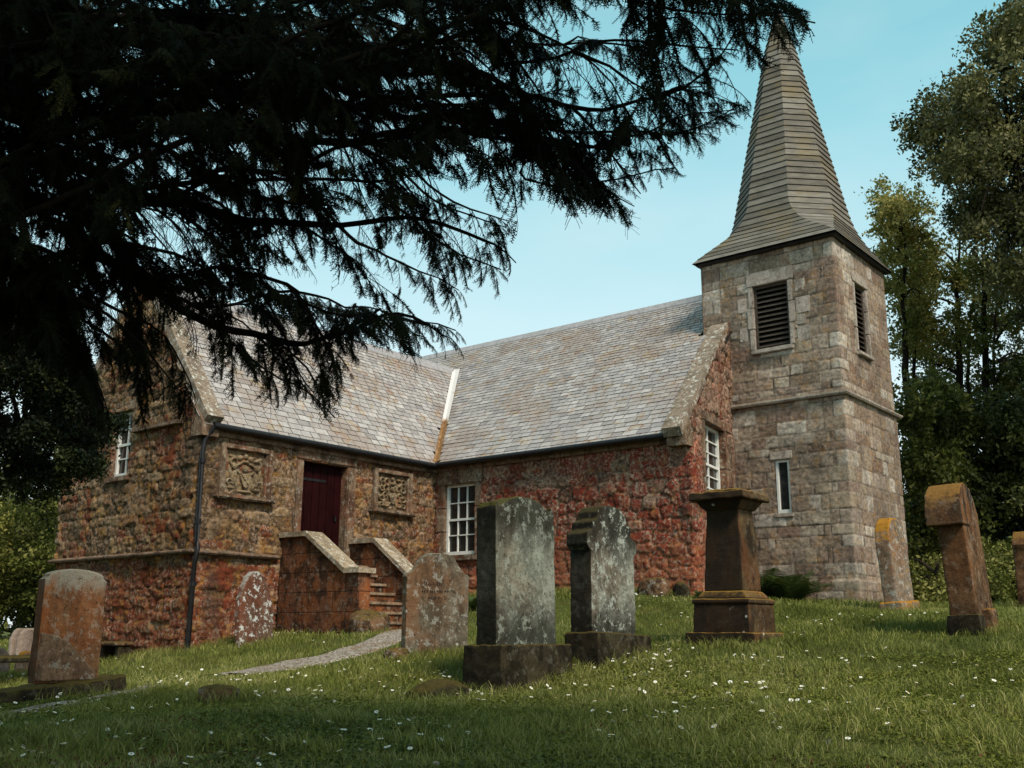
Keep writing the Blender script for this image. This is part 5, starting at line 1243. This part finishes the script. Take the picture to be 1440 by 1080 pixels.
# ferns
M_fern = mat_leaf('fern_fronds', [(.02, .035, .012), (.04, .065, .02), (.07, .10, .03), (.09, .12, .04)], .6, .15)
def fern(loc, R, n, label, seed):
    rg = np.random.default_rng(seed); V = []; A = []; O = np.array(loc)
    for k in range(n):
        az = rg.uniform(0, 6.28); L = R*rg.uniform(.7, 1.1); s_ = np.linspace(0, 1, 26)
        el = rg.uniform(.7, 1.2)
        P = np.c_[np.cos(az)*L*s_*math.cos(el)*1.3, np.sin(az)*L*s_*math.cos(el)*1.3, L*(s_*math.sin(el)*1.15-.62*s_**2.4)]
        T = np.gradient(P, axis=0); T /= np.linalg.norm(T, axis=1)[:, None]; sd = np.array([-math.sin(az), math.cos(az), 0])
        tn = rg.uniform(.2, .9)
        for i in range(2, 26):
            w1 = L*.22*math.sin(min(1, s_[i]*1.25+.12)*math.pi)**.8+.004
            for sg in (-1, 1):
                q = P[i]; tip = q+sd*sg*w1+T[i]*w1*.4-np.array([0, 0, w1*.25]); h = T[i]*L*.014
                V += [q-h, q+h, tip+h*.3, tip-h*.3]; A += [tn]*4
    V = np.array(V); A = np.array(A); F = np.arange(len(V)).reshape(-1, 4)
    o = np_mesh('fern', V, F, M_fern, None, {'leaf': np.c_[A, A, A]}); o.location = loc; tag(o, label, 'fern', None)
for (u, v, y, R, n, lb, sd) in [(1082, 836, 2.15, 1.15, 24, 'upright fern growing against the tower beside the pedestal tomb', 1), (1112, 848, 1.85, 1.1, 40, 'spreading dark fern at the foot of the tower wall', 2), (985, 846, -.25, .3, 14, 'small fern at the nave corner left of the pedestal tomb', 3), (668, 890, -1.5, .5, 22, 'green fern seen between the humped headstone and tallest slab', 4)]:
    P = on_plane(u, v, (0, y, 0), (0, 1, 0)); fern((P[0], y, g1(P[0], y)-.02), R, n, lb, sd)

# ------------------------------------------------------------------ grass, clover, daisies
M_grass = mat_leaf('grass_blades', [(.070, .080, .016), (.140, .155, .030), (.235, .245, .060), (.40, .36, .15)], .6, .25)
M_clov = mat_leaf('clover_leaves', [(.045, .052, .010), (.10, .11, .016), (.18, .185, .028), (.27, .25, .05)], .6, .2)
def blocked(x, y):
    m_ = (x > -E-.05) & (x < 0.02) & (y > -D-.03) & (y < 8)
    m_ |= (x > -1) & (x < LC+.03) & (y > -.03) & (y < 8)
    m_ |= (x > TX0) & (x < TX1+.05) & (y > TY0-.06) & (y < TY1+.05)
    m_ |= (x > 0) & (x < 2.1) & (y > -3.96) & (y < -2.05)
    return m_ | on_path(x, y, -.04)
def sector(n, d0, d1, rg, a=.92):
    th = rg.uniform(-a, a, n); r = np.sqrt(rg.uniform(d0*d0, d1*d1, n)); hd = math.atan2(FW[1], FW[0])
    return CAM[0]+r*np.cos(hd+th), CAM[1]+r*np.sin(hd+th), r
def grass():
    rg = np.random.default_rng(55); VV = []; AA = []
    for (n, d0, d1, h, w_) in [(135000, 2.6, 6.2, .036, .0038), (180000, 6.2, 10.5, .044, .0055), (180000, 10.5, 17, .054, .009), (110000, 17, 30, .07, .017)]:
        x, y, r = sector(n, d0, d1, rg); k = ~blocked(x, y); x, y = x[k], y[k]
        dn_ = fbm(x*.8, y*.8, 0, 61, 3); k = rg.random(len(x)) < np.clip(.75+1.2*dn_, .15, 1); x, y = x[k], y[k]; dn_ = dn_[k]
        z = gz(x, y)-.006; m_ = len(x); hh = h*rg.uniform(.5, 1.5, m_)*(1+.9*np.clip(fbm(x*.6, y*.6, 3, 62, 3), -.5, 1)); az = rg.uniform(0, 6.28, m_); ln = rg.uniform(.15, .85, m_)
        bd = np.c_[np.cos(az), np.sin(az), np.zeros(m_)]; sd = np.c_[-np.sin(az), np.cos(az), np.zeros(m_)]
        rot = rg.uniform(0, 6.28, m_); sd = np.c_[np.cos(rot), np.sin(rot), np.zeros(m_)]
        B = np.c_[x, y, z]; ww = (w_*rg.uniform(.6, 1.3, m_))[:, None]
        M1 = B+np.c_[np.zeros(m_), np.zeros(m_), hh*.6]+bd*(hh*ln*.3)[:, None]; Tp = B+np.c_[np.zeros(m_), np.zeros(m_), hh*.95]+bd*(hh*ln)[:, None]
        V = np.stack([B-sd*ww*.5, B+sd*ww*.5, M1+sd*ww*.42, M1-sd*ww*.42, M1-sd*ww*.42, M1+sd*ww*.42, Tp+sd*ww*.08, Tp-sd*ww*.08], 1)
        VV.append(V.reshape(-1, 3)); tn = np.clip(.42+.6*fbm(x*.55, y*.55, 0, 63, 3)+.45*fbm(x*3.1, y*3.1, 0, 66, 3)+rg.normal(0, .22, m_), 0, 1); AA.append(np.repeat(tn, 8))
    feet = [(o.location.x, o.location.y, .55) for o in scene.objects if o.parent is None and o.get('category') in ('gravestone', 'tomb', 'stone')]
    feet += [(x_, -.15, .25) for x_ in np.arange(.3, 6, .3)]+[(-4.2+x_, -D-.15, .2) for x_ in np.arange(0, 4.2, .3)]+[(.2, -5.6+y_, .2) for y_ in np.arange(0, 1.6, .3)]+[(TX0+1+x_, TY0-.15, .2) for x_ in np.arange(0, 2, .3)]
    tus = [(*gpt(rg.uniform(-20, 1460), rg.uniform(900, 1070))[:2], rg.uniform(.05, .16)) for _ in range(230)]
    X_ = []; Y_ = []; H_ = []
    for (a, b, c) in feet:
        m_ = int(900*c); th = rg.uniform(0, 6.28, m_); rr = c*np.sqrt(rg.uniform(.05, 1, m_)); X_.append(a+rr*np.cos(th)*.75); Y_.append(b+rr*np.sin(th)); H_.append(rg.uniform(.05, .15, m_))
    for (a, b, c) in tus:
        m_ = int(60+500*c); X_.append(a+rg.normal(0, c*.6, m_)); Y_.append(b+rg.normal(0, c*.6, m_)); H_.append(rg.uniform(.04, .12, m_)*(.7+c*3))
    x, y, hh = [np.concatenate(q) for q in (X_, Y_, H_)]; k = ~blocked(x, y); x, y, hh = x[k], y[k], hh[k]; m_ = len(x); z = gz(x, y)-.006
    az = rg.uniform(0, 6.28, m_); ln = rg.uniform(.2, .8, m_); bd = np.c_[np.cos(az), np.sin(az), np.zeros(m_)]; rot = rg.uniform(0, 6.28, m_); sd = np.c_[np.cos(rot), np.sin(rot), np.zeros(m_)]
    B = np.c_[x, y, z]; ww = rg.uniform(.003, .007, m_)[:, None]; zu = np.c_[np.zeros(m_), np.zeros(m_), hh]
    M1 = B+zu*.6+bd*(hh*ln*.3)[:, None]; Tp = B+zu*.95+bd*(hh*ln)[:, None]
    VV.append(np.stack([B-sd*ww*.5, B+sd*ww*.5, M1+sd*ww*.42, M1-sd*ww*.42, M1-sd*ww*.42, M1+sd*ww*.42, Tp+sd*ww*.08, Tp-sd*ww*.08], 1).reshape(-1, 3)); AA.append(np.repeat(np.clip(rg.normal(.55, .28, m_), 0, 1), 8))
    V = np.concatenate(VV); A = np.concatenate(AA); F = np.arange(len(V)).reshape(-1, 4)
    tag(np_mesh('grass', V, F, M_grass, None, {'leaf': np.c_[A, A, A]}), 'short mown churchyard grass over the whole lawn', 'grass', None, 'stuff')
    x, y, r = sector(250000, 2.8, 10.5, rg); k = ~blocked(x, y); x, y = x[k], y[k]
    k = fbm(x*.7, y*.7, 0, 64, 3) > -.12; x, y = x[k], y[k]; n = len(x); z = gz(x, y)+rg.uniform(.004, .035, n)
    a = rg.uniform(0, 6.28, n); s_ = rg.uniform(.006, .014, n)[:, None]
    nrm = rg.normal(size=(n, 3))*.35+[0, 0, 1]; nrm /= np.linalg.norm(nrm, axis=1)[:, None]; t1 = np.cross(nrm, np.c_[np.cos(a), np.sin(a), np.zeros(n)]); t1 /= np.linalg.norm(t1, axis=1)[:, None]; t2 = np.cross(nrm, t1)
    Cn = np.c_[x, y, z]; V = np.stack([Cn-t1*s_, Cn-t2*s_*.9, Cn+t1*s_, Cn+t2*s_*.9], 1).reshape(-1, 3)
    tn = np.clip(.45+.5*fbm(x*.9, y*.9, 0, 65, 3)+rg.normal(0, .18, n), 0, 1); A = np.repeat(tn, 4)
    tag(np_mesh('clover', V, np.arange(len(V)).reshape(-1, 4), M_clov, None, {'leaf': np.c_[A, A, A]}), 'low clover and weeds matted through the near lawn', 'clover', None, 'stuff')
    # leaf litter under the yew, lower left
    n = 16000; x, y, r = sector(n, 3.2, 8.0, rg); u, v, zz = proj(np.c_[x, y, gz(x, y)]); k = (fbm(x, y, 0, 69, 3) > .16-.40*sst(620, 150, u)) & ~blocked(x, y); x, y = x[k], y[k]
    V, F = leaves_np(np.c_[x, y, gz(x, y)+.022], .028, rg, 0, .5); tn = rg.random(len(x)); A = np.repeat(tn, 4)
    tag(np_mesh('leaf_litter', V, F, mat_leaf('dead_leaves', [(.05, .02, .01), (.10, .04, .018), (.16, .07, .03)]), None, {'leaf': np.c_[A, A, A]}), 'brown fallen yew litter on the grass', 'leaf litter', None, 'stuff')
grass()
M_petal = mat_plain('daisy_petals', (.80, .79, .74), .6, .05); M_yel = mat_plain('daisy_centre', (.65, .42, .04), .7, .1)
def daisy_mesh():
    bm = bmesh.new(); n = 12
    for k in range(n):
        a = 2*math.pi*k/n; d = Vector((math.cos(a), math.sin(a), 0)); s_ = Vector((-d.y, d.x, 0)); vs = [d*.003-s_*.0012, d*.010-s_*.0026+Vector((0, 0, .001)), d*.0125, d*.010+s_*.0026+Vector((0, 0, .001)), d*.003+s_*.0012]
        bm.faces.new([bm.verts.new(v+Vector((0, 0, .045))) for v in vs])
    r = bmesh.ops.create_uvsphere(bm, u_segments=8, v_segments=5, radius=.0042)
    for v in r['verts']: v.co.z = v.co.z*.6+.046
    for f in bm.faces:
        if len(f.verts) < 5 : f.material_index = 1
    r = bmesh.ops.create_cone(bm, cap_ends=False, segments=4, radius1=.0011, radius2=.0009, depth=.045)
    for v in r['verts']: v.co.z += .0225
    for f in {f for v in r['verts'] for f in v.link_faces}: f.material_index = 2
    me = bpy.data.meshes.new('daisy'); bm.to_mesh(me); bm.free()
    for m_ in (M_petal, M_yel, M_clov): me.materials.append(m_)
    return me
dm = daisy_mesh(); rg = np.random.default_rng(99)
spots = [(930, 925, 45, 16, 34), (1070, 928, 30, 8, 16), (1060, 968, 40, 12, 16), (1085, 985, 60, 20, 16), (880, 930, 50, 12, 16), (960, 1010, 90, 30, 30), (1090, 1026, 12, 6, 4), (880, 1045, 60, 20, 16), (460, 955, 40, 20, 10),
         (440, 985, 40, 12, 14), (620, 955, 20, 6, 12), (650, 985, 50, 12, 16), (560, 1040, 80, 20, 24), (205, 945, 12, 4, 6), (320, 965, 30, 10, 12), (240, 965, 15, 6, 6), (440, 908, 10, 3, 5), (1240, 930, 60, 10, 8), (1300, 995, 80, 30, 14), (1130, 860, 30, 6, 6), (50, 1000, 40, 12, 8), (960, 870, 20, 6, 8), (1120, 1040, 60, 18, 8)]
cnt = 0
for (u, v, su, sv, n) in spots:
    for k in range(n):
        uu, v2 = rg.normal(u, su*.7), rg.normal(v, sv*.7)
        if v2 > 1085 or cnt >= 300: continue
        P = gpt(uu, v2); x, y = P[0], P[1]
        if blocked(np.array([x]), np.array([y]))[0]: continue
        o = bpy.data.objects.new('daisy', dm); o.location = (x, y, g1(x, y)-.004); sc_ = rg.uniform(1.05, 1.65); o.scale = (sc_, sc_, rg.uniform(.8, 1.4))
        o.rotation_euler = (rg.normal(0, .28)+.15, rg.normal(0, .28)+.15, rg.uniform(0, 6.28)); link(o); cnt += 1
        tag(o, 'small white daisy flowering in the churchyard grass', 'daisy', 'daisies scattered over the lawn')

# ------------------------------------------------------------------ light
SUN_AZ, SUN_EL = 112, 48          # compass degrees (0 = +y, 90 = +x)
w = bpy.data.worlds.new('World'); scene.world = w; w.use_nodes = True; nt = w.node_tree
bg = nt.nodes['Background']; sky = nt.nodes.new('ShaderNodeTexSky'); sky.sky_type = 'NISHITA'; sky.sun_disc = False
sky.sun_elevation = rad(SUN_EL); sky.sun_rotation = rad(SUN_AZ); sky.dust_density = 3.5; sky.air_density = 1.0; sky.ozone_density = 1.5
tc = nt.nodes.new('ShaderNodeTexCoord'); sx = nt.nodes.new('ShaderNodeSeparateXYZ'); nt.links.new(tc.outputs['Generated'], sx.inputs[0])
rp = nt.nodes.new('ShaderNodeValToRGB'); e = rp.color_ramp.elements
nt.links.new(sx.outputs[2], rp.inputs[0])
e[0].position = .0; e[0].color = (10.2, 11.2, 11.2, 1); e[1].position = .22; e[1].color = (8.6, 10.8, 11.0, 1)
for p, c in ((.42, (4.2, 8.4, 9.2)), (.6, (2.2, 6.4, 7.3)), (1, (2.2, 4.8, 5.6))): q = e.new(p); q.color = (*c, 1)
no = nt.nodes.new('ShaderNodeTexNoise'); no.inputs['Scale'].default_value = 2.2; no.inputs['Detail'].default_value = 5
mp = nt.nodes.new('ShaderNodeMapping'); mp.inputs['Scale'].default_value = (1, 1, 3); nt.links.new(tc.outputs['Generated'], mp.inputs[0]); nt.links.new(mp.outputs[0], no.inputs['Vector'])
mr = nt.nodes.new('ShaderNodeMapRange'); mr.inputs[1].default_value = .45; mr.inputs[2].default_value = .8; mr.inputs[4].default_value = .55; nt.links.new(no.outputs['Fac'], mr.inputs[0])
mc = nt.nodes.new('ShaderNodeMix'); mc.data_type = 'RGBA'; nt.links.new(mr.outputs[0], mc.inputs[0]); nt.links.new(rp.outputs[0], mc.inputs[6]); mc.inputs[7].default_value = (9.4, 10.6, 10.6, 1)
mx = nt.nodes.new('ShaderNodeMix'); mx.data_type = 'RGBA'; mx.inputs[0].default_value = .75
nt.links.new(sky.outputs[0], mx.inputs[6]); nt.links.new(mc.outputs[2], mx.inputs[7]); nt.links.new(mx.outputs[2], bg.inputs[0]); bg.inputs[1].default_value = .10
sd = bpy.data.lights.new('sun', 'SUN'); sd.energy = 3.7; sd.angle = rad(14); sd.color = (1, .90, .76); so = bpy.data.objects.new('sun', sd); col.objects.link(so)
v = Vector((math.sin(rad(SUN_AZ))*math.cos(rad(SUN_EL)), math.cos(rad(SUN_AZ))*math.cos(rad(SUN_EL)), math.sin(rad(SUN_EL))))
so.rotation_euler = v.to_track_quat('Z', 'Y').to_euler(); so.location = (10, -10, 20)
scene.view_settings.view_transform = 'Standard'; scene.view_settings.look = 'None'; scene.view_settings.exposure = 0.12; scene.view_settings.gamma = 1
scene.cycles.max_bounces = 5; scene.cycles.diffuse_bounces = 2; scene.cycles.glossy_bounces = 2; scene.cycles.transmission_bounces = 2; scene.cycles.transparent_max_bounces = 4
n = 2600; x, y, r = sector(n, 4.2, 19, rg, .6); k = (fbm(x*.45, y*.45, 0, 90, 3) > .0) & ~blocked(x, y); x, y = x[k], y[k]
co = np.array([v.co[:] for v in dm.vertices]); FA = [list(p.vertices) for p in dm.polygons]; MI = [p.material_index for p in dm.polygons]
VV = []; FF = []; mi = []; base = 0; zz = gz(x, y)
for a, b, c in zip(x, y, zz):
    sc_ = rg.uniform(.9, 1.5); E_ = Euler((rg.normal(0, .3)+.15, rg.normal(0, .3)+.15, rg.uniform(0, 6.28))).to_matrix(); Q = (co*sc_)@np.array(E_).T+[a, b, c]; VV += [tuple(q) for q in Q]
    FF += [[i+base for i in f] for f in FA]; mi += MI; base += len(co)
me = bpy.data.meshes.new('small_daisies'); me.from_pydata(VV, [], FF); me.polygons.foreach_set('material_index', mi)
for m_ in (M_petal, M_yel, M_clov): me.materials.append(m_)
tag(link(bpy.data.objects.new('small_daisies', me)), 'sprinkling of tiny white flowers through all the lawn', 'wildflowers', None, 'stuff')
print('daisies', cnt, 'objects', len(scene.objects))
